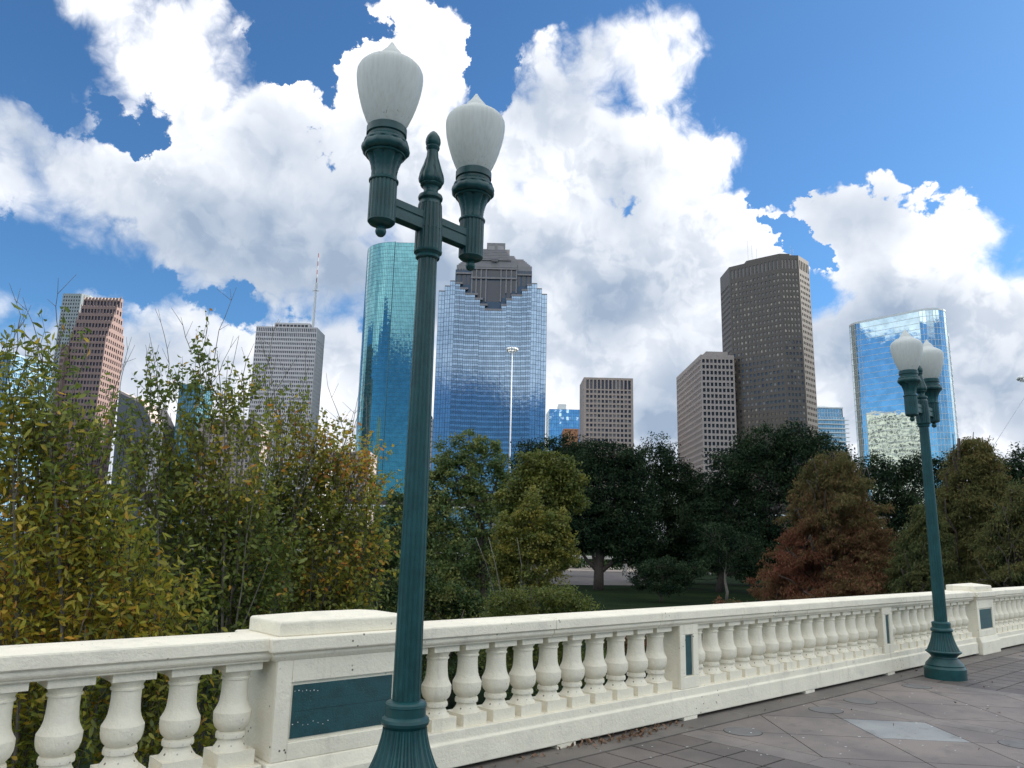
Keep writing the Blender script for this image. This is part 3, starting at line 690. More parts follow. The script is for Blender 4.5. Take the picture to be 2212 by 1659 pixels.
zr = lambda x, y: ((120+x/6.38)/SS, (740+y/6.38)/SS)
zm = lambda x, y: ((1400+x/6.914)/SS, (940+y/6.914)/SS)

# dark eight-sided granite tower
def t_dark():
    H = 198; t = Tower('office_tower', (178, 515), 'tallest dark brown granite tower with chamfered corners and small square windows')
    P = [(151.8, 539.5), (152.0, 516.8), (179.2, 491.6), (191.8, 491.4), (203.2, 502.8)]
    R = rows(H-12.5, 3.95, 1.9); top = [(H-9.5, H-3.0)]
    for i, (a, b) in enumerate(zip(P[:-1], P[1:])):
        n = [8, 13, 5, 6][i]; t.facade(a, b, GZ, H, n, R+(top if i != 0 else []), [.5, .52, .52, .56][i], .35, .6)
    Q = [(203.2, 540), (190, 552), (165, 552)]
    for a, b in zip([P[-1]]+Q, Q+[P[0]]): t.wall(a, b, GZ, H)
    t.cap(P+Q, H-.01, ROOF)
    b = MB(); b.prism([(163, 512), (181, 497), (188, 497), (196, 505), (196, 530), (163, 530)], H+.02, H+3.2); t.part(b, 'penthouse', M['dgran'])
    for x, y, h in ((165, 514, 16), (167.5, 513, 12), (170, 511, 9), (190, 500, 7), (193, 503, 6)):
        t.part(MB().tube([(x, y, H+2), (x, y, H+3.2+h)], .10, 5), 'antenna', M['steel'])
    t.finish(M['dgran'], winmat('brown_glass', (0.035, 0.038, 0.045), (0.30, 0.26, 0.21), .05, .9), blind=BL(.36, .15, 1.))
M['dgran'] = surf('brown_granite', (0.080, 0.067, 0.058), 0.5, 0.05, .2, spec=.5)
M['steel'] = surf('pale_steel', (0.55, 0.57, 0.6), 0.5, 0.05)
t_dark()
def t_kbr():
    H = 132; t = Tower('office_tower', (148, 545), 'pinkish grey gridded tower half hidden at left of the dark brown tower')
    a, b, c = (127.8, 584.6), (128.4, 510.4), (151.3, 510.4)
    R = rows(H-3.2, 4.05, 2.5); t.facade(a, b, GZ, H, 27, R, .62, .7, .5); t.facade(b, c, GZ, H, 8, R, .66, .7, .6)
    d = (151.3, 584.6); t.wall(c, d, GZ, H); t.wall(d, a, GZ, H); t.cap([a, b, c, d], H-.01, ROOF)
    t.part(MB().box(134, 149, 517, 575, H+.02, H+4.0), 'penthouse', M['pgrey'])
    t.finish(M['pgrey'], winmat('black_glass', (0.012, 0.013, 0.016), (0.15, 0.14, 0.14), .12, .35), blind=BL(.08))
M['pgrey'] = surf('pinkish_precast', (0.33, 0.285, 0.27), 0.85, 0.06, .3)
t_kbr()
def t_mid():
    H = 124; t = Tower('office_tower', (71, 570), 'small boxy stone tower right of the blue tower with tall top storey windows')
    a, b, c = (52.6, 584.4), (53.0, 555.0), (89.3, 555.0); d = (89.3, 584.4)
    sc = .357
    R = rows(H-9.6, 3.56, 2.15); t.facade(b, c, GZ, H, 12, R+[(H-8.6, H-1.7)], .66, .7, 1.3)
    t.wall(a, b, GZ, H); t.wall(c, d, GZ, H); t.wall(d, a, GZ, H); t.cap([a, b, c, d], H-.01, ROOF)
    t.finish(M['tan'], winmat('navy_glass', (0.02, 0.024, 0.045), (0.30, 0.28, 0.27), .15, .4), blind=BL(.4, .2, .8))
M['tan'] = surf('tan_precast', (0.36, 0.30, 0.27), 0.85, 0.05, .3)
t_mid()
def t_white():
    H = 203; t = Tower('office_tower', (-219, 733), 'pale grey tower with a tall mast on its roof and tight rows of windows')
    a, b, c, e = (-248.4, 747), (-248.4, 718), (-189.6, 718), (-189.0, 747.5)
    R = rows(H-11.5, 4.15, 2.35); T2 = [(H-4.9, H-1.3), (H-9.9, H-6.2)]
    t.facade(b, c, GZ, H, 32, R+T2, .60, .7, .3); t.facade(c, e, GZ, H, 15, R, .42, .5, .3); t.facade(a, b, GZ, H, 15, R, .42, .5, .3); t.wall(e, a, GZ, H); t.cap([a, b, c, e], H-.01, ROOF)
    t.part(MB().box(-233, -198.5, 724, 742, H+.02, H+5.6), 'penthouse', M['white'])
    for i in range(9): t.part(MB().box(-232+3.6*i, -232+3.6*i+2.8, 723.93, 724.1, H+1.4, H+3.9), 'louvre', M['blackish'])
    x, y = -196.0, 726
    m_ = MB().tube([(x, y, H), (x, y, H+40)], [1.3, 1.0], 10); m_.tube([(x, y, H+40), (x, y, H+48)], [1.4, 1.3], 10); m_.box(x-3.4, x+3.4, y-.4, y+.4, H+39.3, H+40)
    o = t.part(m_, 'mast', M['steel'])
    for i in range(7):
        q = MB().tube([(x, y, H+48+i*4.4), (x, y, H+48+(i+1)*4.4)], .5, 6); t.part(q, 'mast_segment', M['white'] if i % 2 else M['redp'])
    t.finish(M['white'], winmat('grey_glass', (0.05, 0.055, 0.075), (0.33, 0.33, 0.36), .12, .5), blind=BL(.25, .2, .6))
M['white'] = surf('white_travertine', (0.50, 0.485, 0.50), 0.8, 0.04, .3); M['blackish'] = surf('dark_louvre', (0.03, 0.03, 0.04), 0.5); M['redp'] = surf('red_paint', (0.30, 0.10, 0.08), 0.6)
t_white()
def t_red():
    t = Tower('office_tower', (-360, 640), 'stepped red granite tower at left with spiky gabled setbacks and sunlit right face')
    X = -345.2; back = [(1252, 240), (1260, 400), (1268, 560), (1275, 720), (1282, 860), (1290, 1010)]
    steps = [(1235, 205, 612, 250), (1165, 345, 575, 345), (1120, 465, 530, 460), (1080, 580, 488, 570), (1035, 700, 442, 690), (990, 822, 392, 812)]
    YB = 676.0; dz = 6.2; cur = None; fm = M['rgran']
    for k, (xr, yr, xl, yl) in enumerate(steps):
        c = on_x(*zr(xr, yr), X); y = c[1]; H = c[2]; xL = on_y(*zr(xl, yl), y)[0]; YB = max(y+4, on_x(*zr(*back[k]), X)[1])
        last = k == len(steps)-1
        zlow = (on_x(*zr(steps[k+1][0], steps[k+1][1]), X)[2] if not last else GZ)
        a, b, c2 = (xL, YB), (xL, y), (X, y)
        R = rows(H-1.9, 5.35, 3.1, z0=zlow+.4) if last else [(zlow+1.0, zlow+(H-zlow)*.66)]
        t.facade(b, c2, zlow, H, 11, R, .66, .6, .5)
        R2 = rows(H-1.9, 5.35, 3.1, z0=zlow+.4) if last else R
        # lit side: goes from this step's front back to the rear face
        t.facade(c2, (X, YB), zlow, H, max(1, int((YB-y)/3.4)), R2, .55, .6, .3)
        t.wall(a, b, zlow, H); t.wall((X, YB), a, zlow, H); t.cap([b, c2, (X, YB), a], H, ROOF)
        # finials on the parapet
        n = 11; sp = MB()
        for i in range(n+1):
            px = xL+(X-xL)*i/n; h = 2.6 if i in (0, n) else 0.9; w = .45
            sp.add([(px-w, y, H), (px+w, y, H), (px+w, y+2*w, H), (px-w, y+2*w, H), (px, y+w, H+h)], [(0, 1, 4), (1, 2, 4), (2, 3, 4), (3, 0, 4), (3, 2, 1, 0)])
        t.part(sp, 'finials', fm)
        if k == 0:
            sl_ = MB()
            for i in range(11):
                px = xL+(X-xL)*(i+.5)/11; sl_.box(px-.75, px+.1, y-.9, y+.2, H-2.4, H-.2)
            t.part(sl_, 'cornice_brackets', M['pinkpale'])
    # lower western wing
    YW = y-4.0; W0 = on_y(*zr(250, 965), YW)
    t.facade((W0[0], YW), (xL-.05, YW), GZ, W0[2], 8, rows(W0[2]-2, 5.35, 3.1), .66, .6, .4); t.wall((W0[0], YW+30), (W0[0], YW), GZ, W0[2]); t.cap([(W0[0], YW), (xL, YW), (xL, YW+30), (W0[0], YW+30)], W0[2], ROOF)
    t.wall((xL-.05, YW), (xL-.05, YW+12), GZ, W0[2])
    t.finish(fm, winmat('plum_glass', (0.025, 0.024, 0.035), (0.12, 0.10, 0.11), .12, .4), blind=BL(.15))
M['rgran'] = surf('red_granite', (0.215, 0.150, 0.140), 0.75, 0.06, .3); M['pinkpale'] = surf('pale_pink_stone', (0.62, 0.5, 0.45), 0.8)
t_red()
def t_grey():
    H = 262; t = Tower('office_tower', (-485, 830), 'blue grey tower with square windows rising behind the stepped red tower')
    a, b, c, d = (-498.4, 850), (-498.2, 814), (-477.1, 813.1), (-471, 819)
    R = rows(H-3, 4.05, 1.95, n=34)
    t.facade(b, c, GZ, H, 7, R, .52, .5, .6); t.wall(c, d, GZ, H); t.wall(d, (-471, 850), GZ, H); t.wall((-471, 850), a, GZ, H); t.wall(a, b, GZ, H); t.cap([a, b, c, d, (-471, 850)], H-.01, ROOF)
    t.finish(M['bgrey'], winmat('dusk_glass', (0.02, 0.025, 0.035), (0.15, 0.17, 0.19), .12, .4), blind=BL(.15))
M['bgrey'] = surf('blue_grey_granite', (0.27, 0.31, 0.33), 0.7, 0.05, .3)
t_grey()
def t_teal():
    H = 299; t = Tower('glass_tower', (-115, 755), 'tall teal glass tower with a curved left side rising behind the nearest lamp post')
    cx, cy, r = -121.7, 767.5, 33.5; n = 14
    pts = [(cx-r*math.cos(a), cy-r*math.sin(a)) for a in [math.pi/2*i/n for i in range(n+1)]]
    pts = [(cx-r, cy+25)]+pts
    for a, b in zip(pts[:-1], pts[1:]):
        L_ = math.hypot(b[0]-a[0], b[1]-a[1]); t.curtain(a, b, GZ, H, max(1, round(L_/1.9)), 76, .17, .0015)
    e0 = (-121.2, 733.3); e1 = (-89.0, 733.3)
    t.curtain(e0, e1, GZ, H-.8, 20, 76, .17, .003); t.wall(e1, (-89, 792), GZ, H-.8); t.wall((-89, 792), pts[0], GZ, H-.8)
    t.cap(pts+[e1, (-89, 792)], H-.9, ROOF)
    t.part(MB().box(-121.85, -121.15, 732.6, 733.9, GZ, H+.2), 'corner_fin', M['tmull'])
    for x, h in ((-133, 5), (-127, 3), (-118, 4), (-112, 3.5), (-100, 4), (-96, 4)): t.part(MB().tube([(x, 745, H-1), (x, 745, H+h)], .25, 5).tube([(x-1, 745, H+h*.6), (x+1, 745, H+h*.6)], .3, 5), 'antenna', M['steel'])
    t.finish(M['tmull'], glassmat('teal_glass', (0.12, 0.29, 0.33), .05, .10), M['tmull'])
M['tmull'] = surf('dark_teal_frame', (0.035, 0.12, 0.14), 0.5)
t_teal()
def t_blue():
    t = Tower('glass_tower', (-16, 600), 'broad blue glass tower with a stepped brown granite temple top')
    Y = 569.0; navy = M['navy']
    c = lambda x, y: on_y(*zb(x, y), Y)
    cols = [(112, 220, 1068), (220, 315, 978), (315, 405, 888)]
    colsr = [(1770, 1865, 935), (1865, 1950, 1028), (1950, 2042, 1128)]
    for (xa, xb, yt) in cols+colsr:
        A = on_y(*zb(xa+(100-xa)*0, yt), Y); B = on_y(*zb(xb, yt), Y); H = (A[2]+B[2])/2; xa_, xb_ = A[0], B[0]
        t.curtain((xa_, Y), (xb_, Y), GZ, H, max(2, round((xb_-xa_)/1.95)), round((H-GZ)/3.55), .20, .0015); t.cap([(xa_, Y), (xb_, Y), (xb_, Y+50), (xa_, Y+50)], H-.05, ROOF)
        t.wall((xb_, Y), (xb_, Y+50), GZ, H); t.wall((xa_, Y+50), (xa_, Y), GZ, H)
        t.part(MB().box(xa_-.1, xb_+.1, Y-.25, Y+.3, H, H+.7), 'parapet', M['bgran'])
    cc = [(405, 490, 935), (490, 580, 1030), (580, 755, 1130), (755, 845, 1217), (845, 930, 1322), (930, 1228, 1412), (1228, 1318, 1328), (1318, 1412, 1228), (1412, 1597, 1155), (1597, 1690, 1062), (1690, 1770, 968)]
    for i, (xa, xb, yt) in enumerate(cc):
        A = on_y(*zb(xa, yt), Y-.6); B = on_y(*zb(xb, yt), Y-.6); H = (A[2]+B[2])/2
        t.curtain((A[0], Y-.6), (B[0], Y-.6), GZ, H, max(2, round((B[0]-A[0])/1.45)), round((H-GZ)/1.95), .16, .0015, band=lambda j: .75 if j % 2 else 0.0)
        t.part(MB().box(A[0]-.3, B[0]+.3+(1.8 if i < 5 else 0), Y-1.0, Y+1.2, H, H+1.5), 'ledge', M['bgran'])
    # granite core behind the notch with deep windows
    A = on_y(*zb(408, 690), Y+1.2); B = on_y(*zb(1775, 690), Y+1.2); xl, xr = A[0], B[0]; zt = (A[2]+B[2])/2; y0 = Y+1.2
    zf = on_y(*zb(1095, 1420), Y)[2]
    t.wall((xl, y0), (xr, y0), zf-2, zt)
    px = lambda x: on_y(*zb(x, 800), Y)[0]; pz = lambda x, y: on_y(*zb(x, y), Y)[2]
    wm = winmat('core_glass', (0.045, 0.05, 0.065), (0.12, 0.12, 0.15), .1, .6)
    def win(xa, xb, ya, yb, name='core_window'):
        xm = (xa+xb)/2; a_, b_ = px(xa), px(xb); z1_, z0_ = pz(xm, ya), pz(xm, yb)
        o = MB().box(a_, b_, Y+1.15, Y+1.22, z0_, z1_).obj(name, wm, t.r); o.matrix_parent_inverse = t.inv
    for ya, yb in ((680, 800), (870, 1245)): win(975, 1205, ya, yb)
    for xa, xb in ((700, 775), (795, 860), (885, 950), (1240, 1305), (1330, 1395), (1420, 1485)):
        win(xa, xb, 680, 795); win(xa, xb, 865, 1060 if xa < 790 or xa > 1400 else 1180)
    for xa, xb in ((435, 500), (525, 590), (610, 665), (1520, 1570), (1600, 1660), (1685, 1745)): win(xa, xb, 755+(xa > 1000)*35, 940+(xa > 1000)*30 if xa not in (435, 1685) else 890+(xa > 1000)*50)
    for x in [700, 780, 865, 955, 1220, 1315, 1405, 1497]: t.part(MB().box(px(x)-.5, px(x)+.5, Y+.2, Y+1.1, pz(x, 1100 if x < 860 or x > 1310 else 1250), pz(x, 670)), 'pier', M['bgran'])
    for xa, xb, y in ((680, 1510, 825), (680, 1510, 655), (412, 680, 735), (1515, 1775, 765)): t.part(MB().box(px(xa), px(xb), Y-.1, Y+1.0, pz((xa+xb)/2, y+18), pz((xa+xb)/2, y-12)), 'beam', M['bgran'])
    for x in list(range(780, 960, 45))+list(range(1000, 1200, 45))+list(range(1240, 1500, 50))+list(range(1530, 1770, 48))+list(range(440, 660, 48)):
        yy = 610 if 690 < x < 1505 else (670 if x < 690 else 715); t.part(MB().box(px(x), px(x+28), Y+1.12, Y+1.19, pz(x, yy+20), pz(x, yy-20)), 'slot_window', wm)
    # outer pyramid of terraces, then the central one
    cx = px(1095)
    def tier(half_px, ytop, depth0, depth1, ybot, xr_px=None):
        hw = half_px*.0431*1.0
        z1_ = pz(1095+half_px, ytop); z0_ = pz(1095+half_px, ybot); t.part(MB().box(cx-hw, cx+hw, Y+1.2+depth0, Y+depth1, z0_, z1_), 'terrace', M['bgran'])
    for i in range(6): tier(682-30*i, 612-35*i, 0.02+1.2*i, 45-i, 700)
    for i in range(9): tier(415-18*i if i < 4 else 300-27*(i-4), 508-34*i if i < 4 else 400-32*(i-4), -.5+.9*i, 38-i, 640)
    for i in range(7):
        zz = 480-35*i; hw = (300-14*i)*.0431; z1_ = pz(1250, zz); t.part(MB().box(cx-hw, cx+hw, Y-.2+.8*i, Y+2+.8*i, z1_-1.6, z1_-.5), 'terrace', M['bgran'])
    a_, b_ = px(945), px(1280); t.part(MB().box(a_, b_, Y+8, Y+22, pz(1110, 275), pz(1110, 132)), 'crown_block', M['bgran'])
    t.part(MB().box(px(1275), px(1362), Y+12, Y+24, pz(1320, 335), pz(1320, 217)), 'crown_block', M['bgranl']); t.part(MB().box(px(830), px(945), Y+12, Y+24, pz(880, 335), pz(880, 205)), 'crown_block', M['bgran'])
    for xa, xb in ((970, 1085), (1140, 1255)): t.part(MB().box(px(xa), px(xb), Y+7.6, Y+7.98, pz((xa+xb)/2, 262), pz((xa+xb)/2, 190)), 'crown_panel', M['bgranl'])
    t.part(MB().box(px(1045), px(1160), Y-.9, Y-.5, pz(1100, 540), pz(1100, 492)), 'slot_window', wm)
    t.finish(M['navy'], glassmat('blue_glass', (0.25, 0.345, 0.45), .07, .06, dark=(0, .45)), navy)
M['navy'] = surf('navy_frame', (0.03, 0.07, 0.13), 0.5); M['bgran'] = surf('mauve_granite', (0.215, 0.208, 0.222), 0.7, 0.08, .3); M['bgranl'] = surf('pale_granite', (0.30, 0.29, 0.30), 0.7, 0.08, .3)
t_blue()
def t_glass():
    H = 151; t = Tower('glass_tower', (245, 480), 'sky reflecting glass tower with rounded ends and white floor bands behind the far lamp post')
    nh = math.radians(-131); n = np.array([math.sin(nh), math.cos(nh)]); tg = np.array([-n[1], n[0]])    # tg: left to right along the face
    if tg[0] < 0: tg = -tg
    r = 11.0; P2 = np.array([252.0, 458.3]); P1 = P2-tg*37
    pts = []
    c1, c2 = P1-n*r, P2-n*r
    for i in range(0, 9): a = nh+math.pi-math.pi*i/8; pts.append((c1+r*np.array([math.sin(a), math.cos(a)]), 0)) if True else None
    cap1 = [c1+r*np.array([math.sin(nh+math.pi*(1-i/9)), math.cos(nh+math.pi*(1-i/9))]) for i in range(10)]
    cap2 = [c2+r*np.array([math.sin(nh-math.pi*i/9), math.cos(nh-math.pi*i/9)]) for i in range(10)]
    pts = cap1+cap2; nz = 40
    for k, (a, b) in enumerate(zip(pts, pts[1:]+pts[:1])):
        L_ = np.linalg.norm(b-a)
        if L_ < .1: continue
        nx = max(1, round(L_/(3.2 if L_ > 20 else 2.2)))
        t.curtain(a, b, GZ, H-1.2, nx, nz, .22, .0012 if L_ > 20 else .0015, mull_v=(L_ < 20))
    t.cap(pts, H-1.3, ROOF)
    rim = MB(); rim.prism([tuple(p+(p-(c1+c2)/2)*.006) for p in pts], H-1.2, H); t.part(rim, 'roof_rim', M['wframe'])
    # punched side strip beyond the rounded end
    q0 = cap2[5]+np.array([1.2, 1.0]); 
    S_ = MB(); q1 = q0+np.array([5.5, 9.0])
    t.facade(tuple(q0), tuple(q1), GZ, H-14, 3, rows(H-16, 3.85, 2.9), .82, .3, .1)
    o = t.finish(M['wframe'], glassmat('silver_glass', (0.46, 0.60, 0.66), .02, .03), M['wframe'])
M['wframe'] = surf('white_frame', (0.62, 0.66, 0.68), 0.45, 0.04)
t_glass()
def t_beige():
    H = 180; t = Tower('office_tower', (-338, 316), 'pale beige gridded tower left of the picture, seen mirrored in the rounded glass tower')
    a, b, c, d = (-372, 392), (-372, 240), (-306, 240), (-306, 392); R_ = rows(H-3, 6.2, 4.0)
    t.facade(c, d, GZ, H, 30, R_, .66, .5, .8); t.facade(b, c, GZ, H, 15, R_, .6, .5, .8); t.facade(a, b, GZ, H, 4, R_[:30], .6, .5, .8); t.wall(d, a, GZ, H); t.cap([a, b, c, d], H-.01, ROOF)
    t.part(MB().box(-355, -322, 270, 350, H+.02, H+5), 'penthouse', M['pgrey'])
    t.finish(M['beige'], winmat('beige_tower_glass', (0.015, 0.017, 0.02), (0.2, 0.2, 0.18), .3, .2), blind=BL(.3))
M['beige'] = surf('beige_precast', (0.52, 0.47, 0.38), 0.85, 0.05, .3)
t_beige()
def t_stripe():
    H = 124; t = Tower('office_tower', (274, 660), 'small distant tower with thin horizontal sunshade fins right of the dark tower')
    a, b, c, d = (258, 650), (285.2, 649), (288, 680), (258, 680)
    t.curtain(a, b, GZ, H-9, 12, 38, .2, .004); t.wall(b, c, GZ, H-9); t.wall(c, d, GZ, H-9); t.wall(d, a, GZ, H-9)
    for j in range(30): t.part(MB().box(257.5, 287.8, 647.2, 649, H-12-3.7*j, H-11.3-3.7*j), 'fin', M['wframe'])
    t.curtain((260, 652), (284, 652), H-9, H-1, 10, 2, .25, .004); t.part(MB().box(259, 285.5, 651, 678, H-1, H), 'roof_slab', M['wframe']); t.part(MB().box(259.6, 285.6, 653, 678, H-9, H-1), 'top_storey', M['navy'])
    t.part(MB().box(262, 274, 658, 670, H, H+2.2), 'penthouse', M['wframe'])
    t.finish(M['wframe'], glassmat('green_grey_glass', (0.50, 0.54, 0.54), .08, .2), M['wframe'])
t_stripe()
def t_lblue():
    H = 147; t = Tower('glass_tower', (60, 810), 'small bright blue glass block with a rooftop box between the blue and stone towers')
    a, b, c = on_y(*zm(80, 985), 830.)[:2], at_z(*zm(150, 822), H)[:2], at_z(*zm(615, 832), H)[:2]
    a = np.array([b[0]-2.0, b[1]+34]); c = np.array([c[0]+14, b[1]])
    t.facade(a, b, GZ, H, 6, rows(H-3, 3.9, 1.6), .5, .3); t.curtain(b, c, GZ, H, 16, 38, .16, .012); d = np.array([c[0], b[1]+34]); t.wall(c, d, GZ, H); t.wall(d, a, GZ, H); t.cap([a, b, c, d], H-.01, ROOF)
    p = on_y(*zm(310, 820), b[1]+8); q = on_y(*zm(452, 820), b[1]+8); tp = on_y(*zm(380, 735), b[1]+8)
    t.part(MB().box(p[0], q[0], b[1]+8, b[1]+28, H, tp[2]), 'rooftop_box', M['wframe'])
    t.finish(M['wframe'], glassmat('bright_blue_glass', (0.38, 0.56, 0.72), .04, .12), M['navy'])
t_lblue()
def simple_block(name, px0, px1, ytop, D, depth, mat, label, cat='building', cols=6, pitch=4.0, wf=.6, hf=.5, gl=None, blind=.1):
    A = at_dist(px0, ytop, D); B = on_y(px1, ytop, A[1]); H = (A[2]+B[2])/2; x0, x1 = A[0], B[0]; y = A[1]
    t = Tower(name, ((x0+x1)/2, y+depth/2), label, cat, 'lower buildings of the skyline')
    t.facade((x0, y), (x1, y), GZ, H, cols, rows(H-1.2, pitch, pitch*hf), wf, .4, .3); t.facade((x1, y), (x1, y+depth), GZ, H, max(2, int(depth/4)), rows(H-1.2, pitch, pitch*hf), wf, .4, .3)
    t.facade((x0, y+depth), (x0, y), GZ, H, max(2, int(depth/4)), rows(H-1.2, pitch, pitch*hf), wf, .4, .3); t.wall((x1, y+depth), (x0, y+depth), GZ, H); t.cap([(x0, y), (x1, y), (x1, y+depth), (x0, y+depth)], H-.01, ROOF)
    t.finish(mat, gl or WG, blind=BL(blind), ylim=1100); return t
WG = winmat('plain_glass', (0.03, 0.035, 0.045), (0.25, 0.25, 0.25), .1, .6)
BG = winmat('sky_glass', (0.10, 0.22, 0.34), (0.3, 0.45, 0.55), .05, 1.0)
M['slate'] = surf('slate_panel', (0.07, 0.08, 0.10), 0.6, .1, .3); M['brick'] = surf('orange_brick', (0.36, 0.17, 0.09), 0.9, .1, .5); M['lbl'] = surf('pale_blue_panel', (0.30, 0.42, 0.52), .4, .05, .3)
simple_block('building', -30, 28, 760, 640, 30, M['lbl'], 'pale blue glass block at the left edge behind bare twigs, taller one', cols=10, wf=.85, hf=.8, gl=BG)
simple_block('building', 30, 66, 771, 660, 30, M['lbl'], 'slightly lower pale blue block right beside the left edge block', cols=7, wf=.85, hf=.8, gl=BG)
simple_block('building', 388, 432, 830, 700, 30, M['tmull'], 'small teal glass block behind the leafy twigs left of the masted tower', cols=8, wf=.8, hf=.7, gl=BG)
simple_block('building', 430, 545, 905, 600, 40, M['pgrey'], 'low grey office block showing through the tall bare stems', cols=14)
simple_block('building', 560, 690, 1005, 420, 30, M['white'], 'low pale block below the masted tower behind orange leaves', cols=12, pitch=3.6)
simple_block('building', 690, 800, 975, 520, 30, M['pgrey'], 'low grey block at the foot of the teal tower', cols=12, pitch=3.6)
simple_block('building', 918, 929, 893, 600, 20, M['slate'], 'thin dark building edge right of the lamp post shaft', cols=3)
simple_block('building', 929, 943, 905, 590, 20, M['white'], 'thin white building edge between lamp post shaft and blue tower', cols=3, hf=.3)
simple_block('building', 1217, 1250, 926, 540, 20, M['brick'], 'small orange brick top peeking above the dark oaks', cols=3, hf=.1)
def t_hall():
    t = Tower('banking_hall', (-280, 640), 'low dark gabled hall with pale sloping roof edge right of the red tower', 'building', 'lower buildings of the skyline')
    Y = 610; q = [on_y(*z3(x, y), Y) for x, y in ((757, 778), (905, 850), (960, 960), (960, 1080), (757, 1080))]
    pts = [(p[0], p[2]) for p in q]; pts[3] = (pts[3][0], GZ); pts[4] = (pts[4][0], GZ)
    n = len(pts); b = MB(); b.add([(x, Y, z) for x, z in pts]+[(x, Y+45, z) for x, z in pts], [tuple(range(n-1, -1, -1)), tuple(range(n, 2*n))]+[(i, (i+1) % n, n+(i+1) % n, n+i) for i in range(n)]); t.part(b, 'wall', M['slate'])
    b = MB(); (xa, za), (xb, zb_), (xc, zc) = pts[:3]
    b.add([(xa, Y-.5, za), (xb, Y-.5, zb_), (xb, Y-.5, zb_+2), (xa, Y-.5, za+2), (xa, Y+45, za), (xb, Y+45, zb_), (xb, Y+45, zb_+2), (xa, Y+45, za+2)], [(0, 1, 2, 3), (3, 2, 6, 7), (0, 4, 5, 1), (4, 7, 6, 5), (1, 5, 6, 2)]); 
    b.add([(xb, Y-.5, zb_), (xc, Y-.5, zc), (xc, Y-.5, zc+2), (xb, Y-.5, zb_+2), (xb, Y+45, zb_), (xc, Y+45, zc), (xc, Y+45, zc+2), (xb, Y+45, zb_+2)], [(0, 1, 2, 3), (3, 2, 6, 7), (0, 4, 5, 1), (4, 7, 6, 5), (1, 5, 6, 2)]); t.part(b, 'roof', M['pgrey'])
t_hall()

# raised freeway seen between the trees
def overpass():
    r = empty('overpass', (0, 236, GZ)); tag(r, 'dark freeway overpass with pale parapet seen low between lamp post and trees', 'overpass')
    A = at_dist(560, 1064, 235); z = A[2]; inv = Matrix.Translation((0, -236, -GZ))
    for nm, mb, mt in (('girder', MB().box(-150, 120, 230, 244, z-2.4, z-.05), surf('dark_girder', (0.045, 0.035, 0.035), .8)), ('parapet', MB().box(-150, 120, 229.4, 230, z-2.9, z-2.42), M['wframe'])):
        o = mb.obj(nm, mt, r); o.matrix_parent_inverse = inv
    for i in range(14):
        o = MB().box(-145+20*i, -143.6+20*i, 234, 240, GZ, z-2.42).obj('column', M['conc'], r); o.matrix_parent_inverse = inv
overpass()
def barrier():
    a = at_dist(1225, 1200, 150); z = a[2]; r = empty('footbridge', (20, a[1], GZ)); tag(r, 'long low pale concrete footbridge edge behind the oak trunks', 'footbridge'); inv = Matrix.Translation((-20, -a[1], -GZ))
    o = MB().box(-60, 95, a[1], a[1]+2.4, z-.5, z).obj('edge_beam', surf('sunlit_concrete', (0.42, 0.40, 0.36), .85), r); o.matrix_parent_inverse = inv
    for i in range(10):
        o = MB().box(-58+16*i, -57.3+16*i, a[1]+.5, a[1]+1.8, GZ, z-.52).obj('column', M['conc'], r); o.matrix_parent_inverse = inv
barrier()

# high-mast flood lights
def high_mast(px, py, D, label):
    c = at_dist(px, py, D); x, y, z = c; r = empty('high_mast_light', (x, y, GZ)); tag(r, label, 'mast light', 'high-mast flood lights'); H = z-GZ
    MB().tube([(0, 0, 0), (0, 0, H*.5), (0, 0, H+.3)], [.30, .22, .13], 10).obj('pole', M['steel'], r, True)
    b = MB(); b.lathe([(.9, H-.5), (.95, H-.5), (.95, H-.38), (.9, H-.38), (.9, H-.5)], 20, cap=False); b.box(-.9, .9, -.05, .05, H-.5, H-.4); b.box(-.05, .05, -.9, .9, H-.5, H-.4); b.obj('ring', M['steel'], r)
    for i in range(12):
        a = 2*math.pi*i/12; q = MB(); q.lathe([(.05, H-.2), (.20, H-.15), (.34, H+.15), (.30, H+.45), (.10, H+.62), (.02, H+.66)], 12, 1.35*math.cos(a), 1.35*math.sin(a)); q.tube([(.9*math.cos(a), .9*math.sin(a), H-.44), (1.35*math.cos(a), 1.35*math.sin(a), H-.1)], .05, 4)
        q.obj('floodlight', M['lampw'] if i % 3 else M['steel'], r, True)
M['lampw'] = surf('white_lamp_housing', (0.8, 0.8, 0.78), .4, .03)
high_mast(1106, 757, 205, 'slender white high-mast light standing in front of the blue tower')
high_mast(2213, 819, 205, 'high-mast light cluster cut by the right edge of the picture')
a = at_dist(2120, 1003, 120); b = at_dist(2330, 650, 128)
o = MB().tube([a, (a+b)/2+np.array([0, 0, -.6]), b], .035, 5).obj('cable', M['steel']); tag(o, 'thin slanting guy cable against the cloud at the right edge', 'cable')

